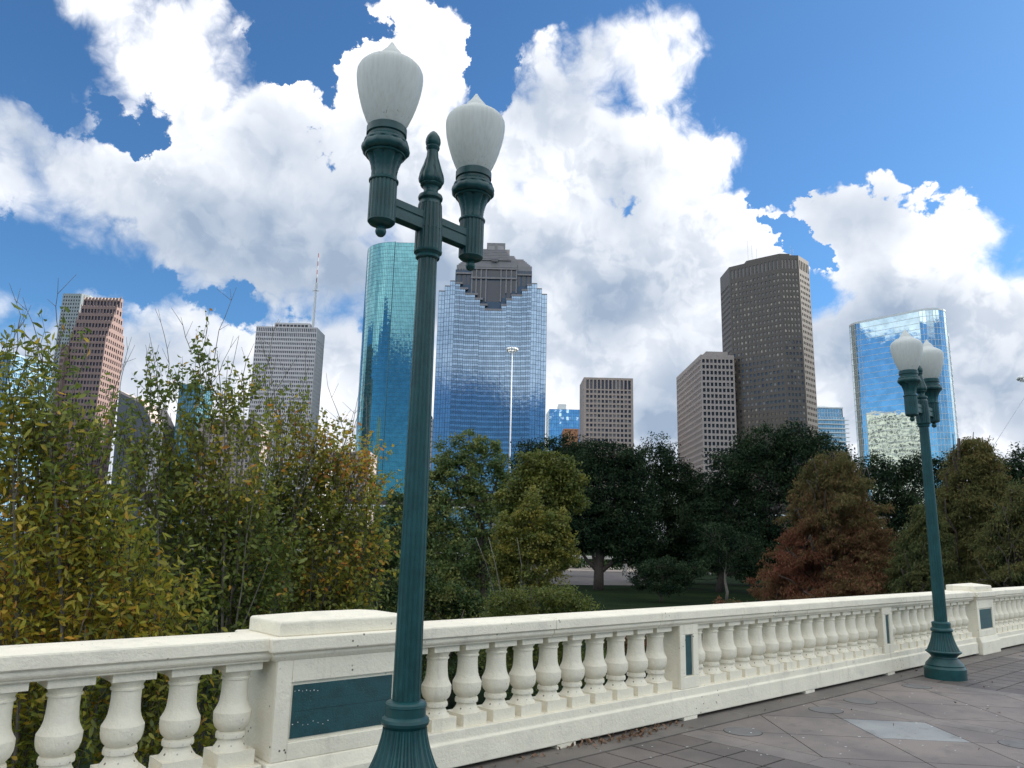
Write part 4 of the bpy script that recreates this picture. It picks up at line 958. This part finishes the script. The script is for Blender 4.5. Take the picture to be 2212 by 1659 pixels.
# ---------------------------------------------------------------- trees and shrubs
def unit(v): return v/(np.linalg.norm(v, axis=-1, keepdims=True)+1e-9)
def leaf_mesh(pts, ln, wd, droop=.5, axis=None, fold=.25, shape='leaf', jit=.35):
    """one small blade per point; returns (N*4,3) quads or (N*6,3) six-sided leaves"""
    N = len(pts); d = rng.normal(size=(N, 3)); d = unit(d); d[:, 2] -= droop
    if axis is not None: d += axis
    d = unit(d); w = unit(np.cross(d, unit(rng.normal(size=(N, 3))))); nn = np.cross(d, w)
    l = ln*(1+rng.normal(0, jit*.6, (N, 1))).clip(.45, 1.8); q = wd*(1+rng.normal(0, jit*.5, (N, 1))).clip(.5, 1.7)
    if shape == 'quad':
        V = np.stack([pts, pts+d*l*.5+w*q*.5+nn*q*fold, pts+d*l, pts+d*l*.5-w*q*.5+nn*q*fold], 1); return V.reshape(-1, 3), 4
    V = np.stack([pts, pts+d*l*.28+w*q*.42+nn*q*fold*.7, pts+d*l*.62+w*q*.44+nn*q*fold, pts+d*l-nn*q*.3, pts+d*l*.62-w*q*.44+nn*q*fold, pts+d*l*.28-w*q*.42+nn*q*fold*.7], 1)
    return V.reshape(-1, 3), 6
def bezier(a, b, sag, n=5, wob=.0):
    a, b = np.array(a, float), np.array(b, float); t = np.linspace(0, 1, n)[:, None]; m = (a+b)/2+np.array(sag)
    P = (1-t)**2*a+2*t*(1-t)*m+t*t*b; P[1:-1] += rng.normal(0, wob, (n-2, 3)); return P
def blob_world(bl, D):
    out = []
    for b in bl:
        x, y, rx, ry = b[:4]; dd = b[4] if len(b) > 4 else 0; dens = b[5] if len(b) > 5 else 1
        r = ray(x, y); k = (D+dd)/math.hypot(r[0], r[1]); c = CAM+r*k; out.append((c, rx*k/F, ry*k/F, dens))
    return out
def tree(name, label, base, D, blobs, mat, n_leaf, leaf=.2, wd=.5, clump=.7, droop=.3, trunk_r=.28, bark='bark', group='park trees beyond the bridge', cat='tree', thick=.8, shape='quad', tintf=None, limbs=True, needle=False, shell=.5, trunk_top=.75, stems=1, cone_=None):
    B = blob_world(blobs, D); bx = at_dist(base[0], base[1], D); base3 = np.array([bx[0], bx[1], GZ])
    r = empty(name, tuple(base3)); tag(r, label, cat, group); inv = Matrix.Translation(-Vector(base3))
    area = np.array([b[1]*b[2]*b[3] for b in B]); area /= area.sum(); tot = max(30, int(n_leaf/55)); C = []; src = []
    for bi, (c, rx, ry, de) in enumerate(B):
        n = max(4, int(tot*area[bi])); v = unit(rng.normal(size=(n, 3)))*(rng.uniform(shell**3, 1, (n, 1))**(1/3))
        C.append(c+v*np.array([rx, rx*thick, ry])*(1+rng.normal(0, .10, (n, 1)))); src += [bi]*n
    if cone_ is not None: C, src = cone_(B, D); C = [C]
    C = np.concatenate(C); ok = C[:, 2] > GZ+.15; C = C[ok]; src = np.array(src)[ok]
    per = max(8, n_leaf//len(C)); rad = clump*(1+rng.normal(0, .3, (len(C), 1, 1))).clip(.4, 1.8)
    off = unit(rng.normal(size=(len(C), per, 3)))*rng.uniform(0, 1, (len(C), per, 1))**.6*rad; off[:, :, 2] *= .62
    P = (C[:, None, :]+off).reshape(-1, 3); ct = rng.uniform(0, 1, len(C)); T = np.repeat(ct, per)
    rel = (C[:, 2]-C[:, 2].min())/(np.ptp(C[:, 2])+1e-6)
    t0 = tintf(C, rel, ct) if tintf else ct
    T0 = np.clip(np.repeat(t0, per)+rng.normal(0, .14, len(P)), 0, 1); T1 = np.clip(np.repeat(rng.uniform(.15, .85, len(C)), per)*.5+rng.uniform(0, .6, len(P)), 0, 1)
    V, k = leaf_mesh(P, leaf, leaf*wd, droop, shape=shape)
    o = fast_mesh('crown', V, k, mat, r, np.stack([T0, T1, T0], 1)); o.matrix_parent_inverse = inv
    # trunk, limbs to each mass, twigs to some clumps
    mb = MB(); bc = np.array([b[0] for b in B]); zt = base3[2]+(bc[:, 2].max()-base3[2])*trunk_top; cm = bc.mean(0)
    for st in range(stems):
        o0 = np.array([rng.normal(0, .3*(stems > 1)), rng.normal(0, .3*(stems > 1)), 0]); top = np.array([base3[0]*.6+cm[0]*.4, base3[1]*.6+cm[1]*.4, zt])+(o0*4 if stems > 1 else 0)
        TP = bezier(base3+o0+np.array([0, 0, -.1]), top, (rng.normal(0, .2), 0, 0), 7, .05); mb.tube(TP, np.linspace(trunk_r, trunk_r*.32, 7), 8)
        if limbs:
            for (c, rx, ry, de) in B[st::stems]:
                j = min(5, max(1, int(6*max(0.2, min(.85, (c[2]-ry-base3[2])/(zt-base3[2]+.01))))-1)); a = TP[j]; rr = trunk_r*(.5-.05*j)
                mb.tube(bezier(a, c, (0, 0, -.12*np.linalg.norm(c-a)), 6, .08), np.linspace(rr, rr*.25, 6), 5)
    if limbs:
        for i in rng.choice(len(C), min(len(C), 110), replace=False):
            c = B[src[i]][0]; mb.tube(bezier(c, C[i], (0, 0, -.1), 4, .05), np.linspace(trunk_r*.14, trunk_r*.05, 4), 3)
    o = mb.obj('trunk', M[bark], r, True); o.matrix_parent_inverse = inv
    return r
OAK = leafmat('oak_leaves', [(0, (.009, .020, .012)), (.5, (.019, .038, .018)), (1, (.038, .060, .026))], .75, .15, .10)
GRN = leafmat('cottonwood_leaves', [(0, (.075, .125, .042)), (.55, (.145, .195, .058)), (1, (.24, .25, .07))], .5, .45, .4)
OLV = leafmat('olive_leaves', [(0, (.085, .115, .026)), (.5, (.160, .175, .034)), (1, (.26, .22, .040))], .5, .45, .4)
RST = leafmat('rust_needles', [(0, (.085, .100, .040)), (.36, (.130, .115, .046)), (.66, (.175, .098, .052)), (1, (.185, .070, .044))], .8, .4, .1)
CYP = leafmat('olive_needles', [(0, (.075, .100, .042)), (.5, (.125, .130, .048)), (.85, (.160, .135, .050)), (1, (.15, .09, .035))], .8, .4, .1)
SHR = leafmat('shrub_leaves', [(0, (.020, .045, .014)), (.6, (.050, .085, .020)), (1, (.12, .13, .03))], .55, .3, .35)

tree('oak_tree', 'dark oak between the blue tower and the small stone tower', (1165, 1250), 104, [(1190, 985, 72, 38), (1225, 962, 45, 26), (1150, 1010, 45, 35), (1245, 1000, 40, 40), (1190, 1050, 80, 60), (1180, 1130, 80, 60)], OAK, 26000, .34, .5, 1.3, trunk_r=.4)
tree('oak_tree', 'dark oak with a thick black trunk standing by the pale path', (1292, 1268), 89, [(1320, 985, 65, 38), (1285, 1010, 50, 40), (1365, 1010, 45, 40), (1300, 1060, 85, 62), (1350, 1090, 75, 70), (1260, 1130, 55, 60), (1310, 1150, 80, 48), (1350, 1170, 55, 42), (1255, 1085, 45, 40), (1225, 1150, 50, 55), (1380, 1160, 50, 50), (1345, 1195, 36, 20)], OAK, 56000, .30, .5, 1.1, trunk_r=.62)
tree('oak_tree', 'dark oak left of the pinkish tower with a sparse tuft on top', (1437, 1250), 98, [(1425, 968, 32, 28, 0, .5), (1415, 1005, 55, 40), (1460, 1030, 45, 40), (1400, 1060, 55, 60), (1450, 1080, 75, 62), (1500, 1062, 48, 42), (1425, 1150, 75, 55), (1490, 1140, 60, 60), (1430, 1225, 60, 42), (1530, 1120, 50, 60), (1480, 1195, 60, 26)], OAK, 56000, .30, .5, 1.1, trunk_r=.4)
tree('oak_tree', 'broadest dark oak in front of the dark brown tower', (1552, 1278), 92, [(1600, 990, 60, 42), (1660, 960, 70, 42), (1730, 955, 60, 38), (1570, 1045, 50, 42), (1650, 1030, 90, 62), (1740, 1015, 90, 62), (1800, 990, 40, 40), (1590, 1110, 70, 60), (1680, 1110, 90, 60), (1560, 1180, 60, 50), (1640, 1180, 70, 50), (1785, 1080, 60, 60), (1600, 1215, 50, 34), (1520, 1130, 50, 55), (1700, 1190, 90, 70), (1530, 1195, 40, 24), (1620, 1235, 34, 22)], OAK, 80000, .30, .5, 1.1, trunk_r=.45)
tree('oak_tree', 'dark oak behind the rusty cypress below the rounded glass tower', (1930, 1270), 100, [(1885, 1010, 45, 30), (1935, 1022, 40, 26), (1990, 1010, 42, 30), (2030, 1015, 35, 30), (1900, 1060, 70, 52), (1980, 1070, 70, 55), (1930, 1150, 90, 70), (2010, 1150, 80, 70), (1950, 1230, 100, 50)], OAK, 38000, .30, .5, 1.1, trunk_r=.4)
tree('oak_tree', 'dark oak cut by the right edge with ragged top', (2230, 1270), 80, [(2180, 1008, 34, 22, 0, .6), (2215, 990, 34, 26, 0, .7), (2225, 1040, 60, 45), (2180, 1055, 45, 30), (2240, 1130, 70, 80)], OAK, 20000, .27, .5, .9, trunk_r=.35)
tree('cottonwood_tree', 'green see-through leafy tree just right of the near lamp shaft', (1047, 1290), 46, [(1012, 948, 34, 24, 0, .8), (965, 985, 36, 34), (1040, 985, 50, 40), (1080, 1010, 26, 36), (985, 1035, 55, 45), (1050, 1060, 60, 50), (940, 1060, 40, 50), (905, 1130, 60, 55), (960, 1115, 65, 40), (1060, 1130, 60, 45), (900, 1200, 80, 55), (985, 1200, 80, 50), (930, 1260, 90, 50), (1060, 1215, 50, 50)], GRN, 30000, .20, .6, .50, trunk_r=.26, thick=.6)
tree('broadleaf_tree', 'yellowish broad tree right of the slender white mast', (1150, 1290), 40, [(1165, 1000, 45, 26), (1200, 1010, 40, 28), (1180, 1045, 62, 36), (1235, 1038, 26, 22), (1130, 1045, 36, 36), (1160, 1090, 60, 40), (1235, 1075, 36, 26), (1100, 1090, 30, 36)], OLV, 20000, .17, .6, .45, trunk_r=.16, thick=.6, tintf=lambda C, rel, ct: ct*.6)
tree('young_tree', 'young pointed yellow-green tree with many thin stems beyond the rail', (1150, 1330), 27, [(1152, 1085, 20, 28), (1150, 1120, 42, 34), (1105, 1150, 34, 40), (1195, 1140, 34, 40), (1150, 1175, 70, 45), (1215, 1190, 34, 44), (1090, 1205, 34, 44), (1150, 1235, 80, 36, 0, .6), (1090, 1265, 34, 24, 0, .5)], OLV, 26000, .11, .5, .26, droop=-.2, trunk_r=.03, bark='bark_pale', thick=.7, stems=6, trunk_top=.8)
def cone(cx, ytop, ybot, hw, n, jx=0, seed=1, dens=1.0, lean=0):
    r_ = np.random.default_rng(seed); out = [(cx, ytop+8, 8, 14, 0, .8)]
    for i in range(n):
        f = (i+.6)/n; y = ytop+(ybot-ytop)*f; w = hw*min(1, .16+f*1.15)**.8; m = max(1, int(2+f*4))
        for j in range(m):
            x = cx+lean*f+(j/(max(1, m-1))-.5)*2*w*.82+r_.normal(0, w*.10); out.append((x, y+r_.normal(0, 8), max(14, w*.34*r_.uniform(.8, 1.3)), max(10, (ybot-ytop)/n*.62*r_.uniform(.8, 1.3)), r_.normal(0, w*D_K), dens))
    return out
D_K = .018
RN_ = np.random.default_rng(11); rp = [RN_.uniform(-1, 1, 3)*np.array([4, 3, 5]) for _ in range(9)]
def rustt(C, rel, ct):
    c = C.mean(0); v = np.zeros(len(C))
    for p in rp: v += np.exp(-np.sum((C-c-p)**2, 1)/3.0)
    return np.clip(.05+.75*v/(v.max()+1e-6)*1.4*(1.15-rel)+.35*(1-rel)+rng.normal(0, .14, len(C)), 0, 1)
def conical(cx, ytop, ybot, hw, n, pw=.8, lean=0, seed=0):
    """boughs set round a tapering leader: (count, 3) clump centres"""
    def f(B, D):
        r_ = np.random.default_rng(seed); u = r_.uniform(.02, 1, n)**.62; ang = r_.uniform(0, 2*math.pi, n)
        lob = 1+.22*np.sin(ang*3+u*13+seed)+.20*np.sin(ang*5-u*29+seed*2)+.14*np.sin(u*57+ang*2); u = np.clip(u+.035*np.sin(ang*4+u*31), .01, 1)
        rad = hw*(.06+.94*u**pw)*lob*r_.uniform(.35, 1, n)**.55
        C = []
        for k in range(n):
            y = ytop+(ybot-ytop)*u[k]+.16*rad[k]; c = at_dist(cx+lean*u[k]+rad[k]*math.cos(ang[k]), y, D); C.append(c+np.array([0, rad[k]*D/F*math.sin(ang[k]), 0]))
        C = np.array(C); bc = np.array([b[0] for b in B]); src = np.argmin(((C[:, None]-bc[None])**2).sum(2), 1); return C, list(src)
    return f
tree('cypress_tree', 'rust red and olive bald cypress in the middle right', (1800, 1320), 52, cone(1798, 968, 1320, 165, 10, seed=4), RST, 150000, .22, .24, .42, droop=1.1, trunk_r=.25, tintf=lambda C, rel, ct: np.clip(rustt(C, rel, ct)*.70+.22+.25*(1-rel), 0, 1), thick=1.0, cone_=conical(1798, 950, 1335, 150, 2600, .66, seed=3), shell=.2, trunk_top=.95)
tree('cypress_tree', 'tall pointed olive bald cypress right of the far lamp post', (2095, 1310), 50, cone(2102, 925, 1310, 145, 10, seed=8), CYP, 150000, .22, .24, .42, droop=1.0, trunk_r=.25, thick=1.0, shell=.2, trunk_top=.97, cone_=conical(2102, 918, 1330, 140, 2700, .85, seed=5), tintf=lambda C, rel, ct: np.clip(.35*ct+.45*rel+.1, 0, 1))
tree('cypress_tree', 'lower greenish cypress hugging the far lamp shaft', (2000, 1310), 47, cone(1995, 1085, 1310, 70, 6, seed=9), CYP, 60000, .20, .24, .40, droop=1.0, trunk_r=.2, thick=1.0, shell=.2, cone_=conical(1995, 1070, 1330, 80, 1100, .8, seed=6), tintf=lambda C, rel, ct: ct*.5)
tree('cypress_tree', 'wide olive cypress at the right edge behind the far pier', (2210, 1310), 45, cone(2215, 1040, 1310, 110, 7, seed=10), CYP, 90000, .20, .24, .40, droop=1.0, trunk_r=.2, thick=1.0, shell=.2, cone_=conical(2218, 1020, 1330, 130, 1600, .8, seed=7), tintf=lambda C, rel, ct: np.clip(ct*.8, 0, 1))
tree('shrub', 'dark green bush filling the gap left of the near lamp shaft', (830, 1330), 34, [(800, 1180, 60, 60), (850, 1150, 50, 60), (840, 1240, 80, 60), (800, 1300, 80, 50), (860, 1090, 28, 30), (880, 1310, 50, 40)], SHR, 20000, .13, .5, .4, trunk_r=.08, cat='shrub', group='bushes behind the balustrade', stems=3)
tree('shrub', 'dark leafy bush low behind the rail right of the near lamp', (950, 1330), 24, [(920, 1290, 60, 40), (980, 1300, 60, 40), (900, 1240, 40, 36), (1020, 1310, 40, 30), (950, 1370, 110, 50), (1000, 1430, 120, 50)], SHR, 24000, .10, .5, .30, trunk_r=.05, cat='shrub', group='bushes behind the balustrade', stems=3)
tree('shrub', 'lighter green low bush under the young pointed tree', (1130, 1340), 21, [(1100, 1305, 50, 28), (1160, 1300, 50, 30), (1210, 1290, 40, 26), (1250, 1305, 34, 20), (1130, 1360, 110, 44), (1250, 1350, 70, 30), (1180, 1430, 130, 50)], OLV, 22000, .085, .5, .26, trunk_r=.04, cat='shrub', group='bushes behind the balustrade', stems=4, tintf=lambda C, rel, ct: ct*.35)
tree('shrub', 'small reddish shrub tip peeking over the rail before the dark lawn', (1420, 1420), 30, [(1900-480, 1395, 60, 30), (1470, 1400, 50, 26), (1350, 1400, 60, 30), (1572, 1306, 26, 10)], RST, 9000, .10, .5, .3, trunk_r=.04, cat='shrub', group='bushes behind the balustrade', stems=3)
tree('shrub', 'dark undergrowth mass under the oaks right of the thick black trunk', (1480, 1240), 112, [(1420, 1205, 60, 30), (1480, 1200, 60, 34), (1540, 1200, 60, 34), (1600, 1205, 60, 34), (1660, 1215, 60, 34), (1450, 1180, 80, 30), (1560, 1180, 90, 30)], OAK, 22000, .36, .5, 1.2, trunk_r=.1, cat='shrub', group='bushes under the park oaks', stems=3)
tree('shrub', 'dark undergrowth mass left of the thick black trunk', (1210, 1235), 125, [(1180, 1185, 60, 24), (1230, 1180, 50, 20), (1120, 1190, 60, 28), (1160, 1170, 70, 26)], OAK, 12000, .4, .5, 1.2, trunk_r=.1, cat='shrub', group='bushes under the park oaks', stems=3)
# hanging oak bough clumps on the lawn, and thin trunks
tree('small_tree', 'small dark tree with drooping crown left of the lawn', (1425, 1290), 72, [(1392, 1248, 34, 22), (1440, 1266, 36, 16), (1472, 1240, 28, 26), (1420, 1222, 46, 18), (1500, 1225, 26, 16)], OAK, 9000, .2, .5, .6, droop=.8, trunk_r=.1)
tree('small_tree', 'slim pale trunked tree standing on the dark lawn', (1568, 1290), 78, [(1575, 1195, 46, 40), (1545, 1165, 40, 36), (1610, 1180, 36, 34)], OAK, 9000, .2, .5, .6, trunk_r=.14, bark='bark_pale', trunk_top=.9)

# --- near thicket behind the left balustrade
LA = leafmat('ash_leaves', [(0, (.110, .165, .034)), (.50, (.245, .275, .042)), (.74, (.44, .38, .045)), (.92, (.58, .40, .05)), (1, (.58, .29, .05))], .42, .52, .45)
LE = leafmat('elm_leaves', [(0, (.105, .160, .036)), (.5, (.215, .250, .045)), (.80, (.36, .34, .050)), (.93, (.60, .40, .05)), (1, (.58, .24, .05))], .42, .52, .45)
def thicket(name, label, base_xy, D, blobs, mat, per_m, ln, wd, tint, n_stem, stem_spread, twig_len=.38, droop=.7, bare=8, lance=False, thick=.5, per=11):
    B = blob_world(blobs, D); b0 = at_dist(base_xy[0], base_xy[1], D); base = np.array([b0[0], b0[1], GZ]); r = empty(name, tuple(base)); tag(r, label, 'shrub', 'near shrubs behind the left balustrade'); inv = Matrix.Translation(-Vector(base))
    A = [];  O = []
    for (c, rx, ry, de) in B:
        n = int(per_m*rx*ry*de*3.0); v = unit(rng.normal(size=(n, 3)))*rng.uniform(0, 1, (n, 1))**(1/2.4); A.append(c+v*np.array([rx, max(rx*thick, .35), ry])*(1+rng.normal(0, .12, (n, 1))))
    A = np.concatenate(A); A = A[A[:, 2] > GZ+.2]
    # stay on the far side of the balustrade
    A = A[(A @ RN) < T0-.70]
    N = len(A); out = A-base; out[:, 2] *= .45; tw = unit(unit(out)*.8+rng.normal(0, .45, (N, 3))+np.array([0, 0, .55])); TL = twig_len*rng.uniform(.55, 1.35, (N, 1))
    mb_v = []; 
    t = (np.arange(per)+.5)/per; P = A[:, None, :]+tw[:, None, :]*TL[:, None, :]*t[None, :, None]; P += rng.normal(0, .012, P.shape)
    side = unit(np.cross(tw, rng.normal(size=(N, 3))))
    sgn = np.where(np.arange(per) % 2 == 0, 1., -1.)[None, :, None]
    ax = (side[:, None, :]*sgn*1.1+tw[:, None, :]*.5).reshape(-1, 3); P = P.reshape(-1, 3)
    keep = rng.uniform(size=len(P)) < .86; ax = ax[keep]; P = P[keep]
    ct = tint(A); T0_ = np.repeat(ct, per)[keep]; T0_ = T0_+rng.normal(0, .13, len(P)); hot = rng.uniform(size=len(P)) < .035; T0_[hot] = rng.uniform(.85, 1, hot.sum()); T1 = np.clip(rng.normal(.45, .25, len(P)), 0, 1)
    V, k = leaf_mesh(P, ln, wd, droop, axis=ax, shape='leaf', fold=.2)
    o = fast_mesh('foliage', V, k, mat, r, np.stack([np.clip(T0_, 0, 1), T1, T1], 1)); o.matrix_parent_inverse = inv
    # twigs as slim three-sided slivers
    a = side*.0028; b_ = unit(np.cross(tw, side))*.0028; e = A+tw*TL
    Q = np.stack([A-a, A+a, e+a*.4, e-a*.4], 1).reshape(-1, 3); Q2 = np.stack([A-b_, A+b_, e+b_*.4, e-b_*.4], 1).reshape(-1, 3)
    o = fast_mesh('twigs', np.concatenate([Q, Q2]), 4, M['bark'], r); o.matrix_parent_inverse = inv
    mb = MB()
    for i in range(n_stem):
        c, rx, ry, de = B[i % len(B)]; s0 = base+np.array([rng.normal(0, stem_spread), rng.normal(0, .25), 0]); tip = c+np.array([rng.uniform(-.8, .8)*rx, rng.uniform(-.5, .5)*rx*thick, rng.uniform(.1, 1.0)*ry])
        if tip @ RN > T0-.7: tip = tip-RN*(tip @ RN-(T0-.8))
        S = bezier(s0, tip, ((tip-s0)[0]*-.08, 0, .10*np.linalg.norm(tip-s0)), 9, .03); r0 = rng.uniform(.010, .026); mb.tube(S, np.linspace(r0, .004, 9), 5)
        for j in range(3):
            k_ = rng.integers(4, 8); q = S[k_]; e = q+unit(S[k_]-S[k_-2]+rng.normal(0, .35, 3)+np.array([0, 0, .3]))*rng.uniform(.4, 1.0); mb.tube(bezier(q, e, (0, 0, -.03), 4, .01), [.007, .005, .004, .003], 4)
    top = sorted(B, key=lambda b: -(b[0][2]+b[2]))[:6]
    for i in range(bare):
        c, rx, ry, de = top[i % len(top)]; s0 = c+np.array([rng.uniform(-1, 1)*rx, 0, ry*rng.uniform(.2, .8)]); e = s0+np.array([rng.normal(0, .16), rng.normal(0, .1), rng.uniform(.35, .85)]); S = bezier(s0, e, (rng.normal(0, .06), 0, 0), 6, .01); mb.tube(S, [.0055, .005, .0045, .004, .003, .002], 4)
        for j in range(3):
            q = S[rng.integers(1, 5)]; mb.tube([q, q+np.array([rng.normal(0, .09), rng.normal(0, .05), rng.uniform(.06, .22)])], [.003, .0018], 3)
    o = mb.obj('stems', M['bark_pale'], r); o.matrix_parent_inverse = inv
    return r
def sp_tint(seed, lo, hi, sc=1.2):
    r_ = np.random.default_rng(seed); ph = r_.uniform(0, 6.28, (6, 3)); k = r_.normal(0, 1/sc*2.2, (6, 3))
    def f(A): 
        v = sum(np.sin(A @ k[i]+ph[i, 0]) for i in range(6))/6; v = (v+.7)/1.4; return lo+(hi-lo)*v+rng.normal(0, .10, len(A))
    return f
def yellow_low(A):                     # the ash turns yellow low down and on its left
    v = sp_tint(5, .05, .85)(A); d = A[:, 0]; return np.clip(v+np.where(A[:, 2] < 1.9, .06, -.20)+np.clip((-d-4.0)*.25, 0, .2), 0, 1)
thicket('ash_shrub', 'yellowing long-leaved shrub at the left edge behind the balusters', (110, 1500), 7.7,
        [(40, 870, 70, 130, 0, .7), (100, 800, 40, 60, 0, .6), (110, 980, 110, 110), (20, 1030, 90, 160), (150, 1130, 130, 120), (60, 1230, 160, 140), (220, 1240, 120, 120), (60, 1400, 170, 130), (230, 1400, 150, 130), (100, 1540, 220, 120), (330, 1500, 130, 110), (330, 1620, 160, 80), (60, 1660, 160, 80), (350, 1330, 70, 90)],
        LA, 185, .084, .029, yellow_low, 16, .4, .36, .5, 10, per=10)
thicket('elm_shrub', 'tall upright twiggy shrub with bare tips before the gap between towers', (470, 1500), 9.0,
        [(335, 880, 36, 90, 0, .6), (440, 800, 40, 60, 0, .5), (395, 900, 60, 60, 0, .6), (480, 890, 70, 60, 0, .55), (545, 860, 40, 50, 0, .5), (300, 980, 70, 60, 0, .8), (420, 990, 110, 70, 0, .8), (530, 960, 80, 60, 0, .7), (340, 1090, 120, 90), (480, 1100, 130, 90), (400, 1220, 150, 110), (540, 1230, 110, 110), (440, 1350, 160, 90), (560, 1330, 90, 80), (460, 1470, 160, 90), (250, 900, 26, 50, 0, .3), (600, 1480, 100, 90)],
        LE, 185, .062, .034, sp_tint(3, .05, .80), 34, .35, .34, .9, 14)
thicket('elm_shrub', 'arching shrub with orange flecked leaves left of the near lamp post', (560, 1480), 10.0,
        [(620, 900, 50, 50, 0, .45), (650, 960, 70, 60, 0, .6), (720, 985, 60, 60, 0, .6), (785, 1000, 34, 50, 0, .4), (610, 1050, 90, 80, 0, .9), (710, 1090, 100, 90, 0, .95), (790, 1090, 44, 70, 0, .6), (640, 1180, 110, 100), (750, 1200, 80, 80), (800, 1220, 36, 70, 0, .5), (660, 1290, 110, 80), (760, 1290, 60, 60), (700, 1350, 120, 60), (560, 1160, 70, 90)],
        LE, 190, .064, .036, sp_tint(9, .12, .86), 40, .3, .36, .9, 10)

# far band of park trees closing the view at ground level
def far_wood():
    P = []; T = []
    for i in range(500):
        x = rng.uniform(-90, 130); y = rng.uniform(165, 215); h = rng.uniform(2.0, 6.0); n = 60; c = np.array([x, y, GZ+h*.55])
        o = unit(rng.normal(size=(n, 3)))*rng.uniform(.3, 1, (n, 1))*np.array([3, 3, h*.5]); P.append(c+o); T.append(np.full(n, rng.uniform()))
    for i in range(900):
        x = rng.uniform(-260, 260); y = rng.uniform(255, 300); h = rng.uniform(4, 11); n = 60; c = np.array([x, y, GZ+h*.6])
        o = unit(rng.normal(size=(n, 3)))*rng.uniform(.3, 1, (n, 1))*np.array([4, 4, h*.5]); P.append(c+o); T.append(np.full(n, rng.uniform()))
    P = np.concatenate(P); T = np.concatenate(T); V, k = leaf_mesh(P, 1.0, .7, .2, shape='quad'); tag(fast_mesh('distant_trees', V, k, OAK, None, np.stack([T, rng.uniform(size=len(T)), T], 1)), kind='stuff')
far_wood()
# dead leaves gathered at the foot of the rail and specks on the paving
def litter():
    S_ = np.concatenate([rng.normal(5.7, .38, 150), rng.normal(4.6, .3, 14), rng.uniform(2, 16, 40)]); T_ = np.concatenate([T0+.03+np.abs(rng.normal(0, .06, 164)), rng.uniform(T0+.05, -1.5, 40)])
    P = np.array([L(s, t, .006+rng.uniform(0, .015)) for s, t in zip(S_, T_)]); V, k = leaf_mesh(P, .045, .022, 0, shape='leaf'); V[:, 2] = np.clip(V[:, 2], .004, .05)
    m = surf('dead_leaf', (.17, .10, .06), .9, .4, 30); tag(fast_mesh('leaf_litter', V, k, m), kind='stuff')
    n = 260; P = np.array([L(s, t, .0045) for s, t in zip(rng.uniform(3.5, 16, n), rng.uniform(T0+.1, -1.0, n))]); a = rng.uniform(0, 6.28, n); q = rng.uniform(.004, .011, n)
    ex = np.stack([np.cos(a)*q, np.sin(a)*q, q*0], 1); ey = np.stack([-np.sin(a)*q, np.cos(a)*q, q*0], 1)*.6
    V = np.stack([P-ex-ey, P+ex-ey, P+ex+ey, P-ex+ey], 1).reshape(-1, 3); tag(fast_mesh('paving_specks', V, 4, M['wframe']), kind='stuff')
litter()

def sign():
    a = at_dist(1456, 1172, 118); r = empty('sign_post', (a[0], a[1], GZ)); tag(r, 'tiny red topped white post seen in the gap between dark oaks', 'sign')
    H = a[2]-GZ; MB().tube([(0, 0, 0), (0, 0, H)], .09, 6).obj('pole', M['wframe'], r); bevel(MB().box(-.35, .35, -.05, .05, H-1.1, H).obj('panel', surf('faded_red', (.35, .06, .07), .6), r), .02)
sign()
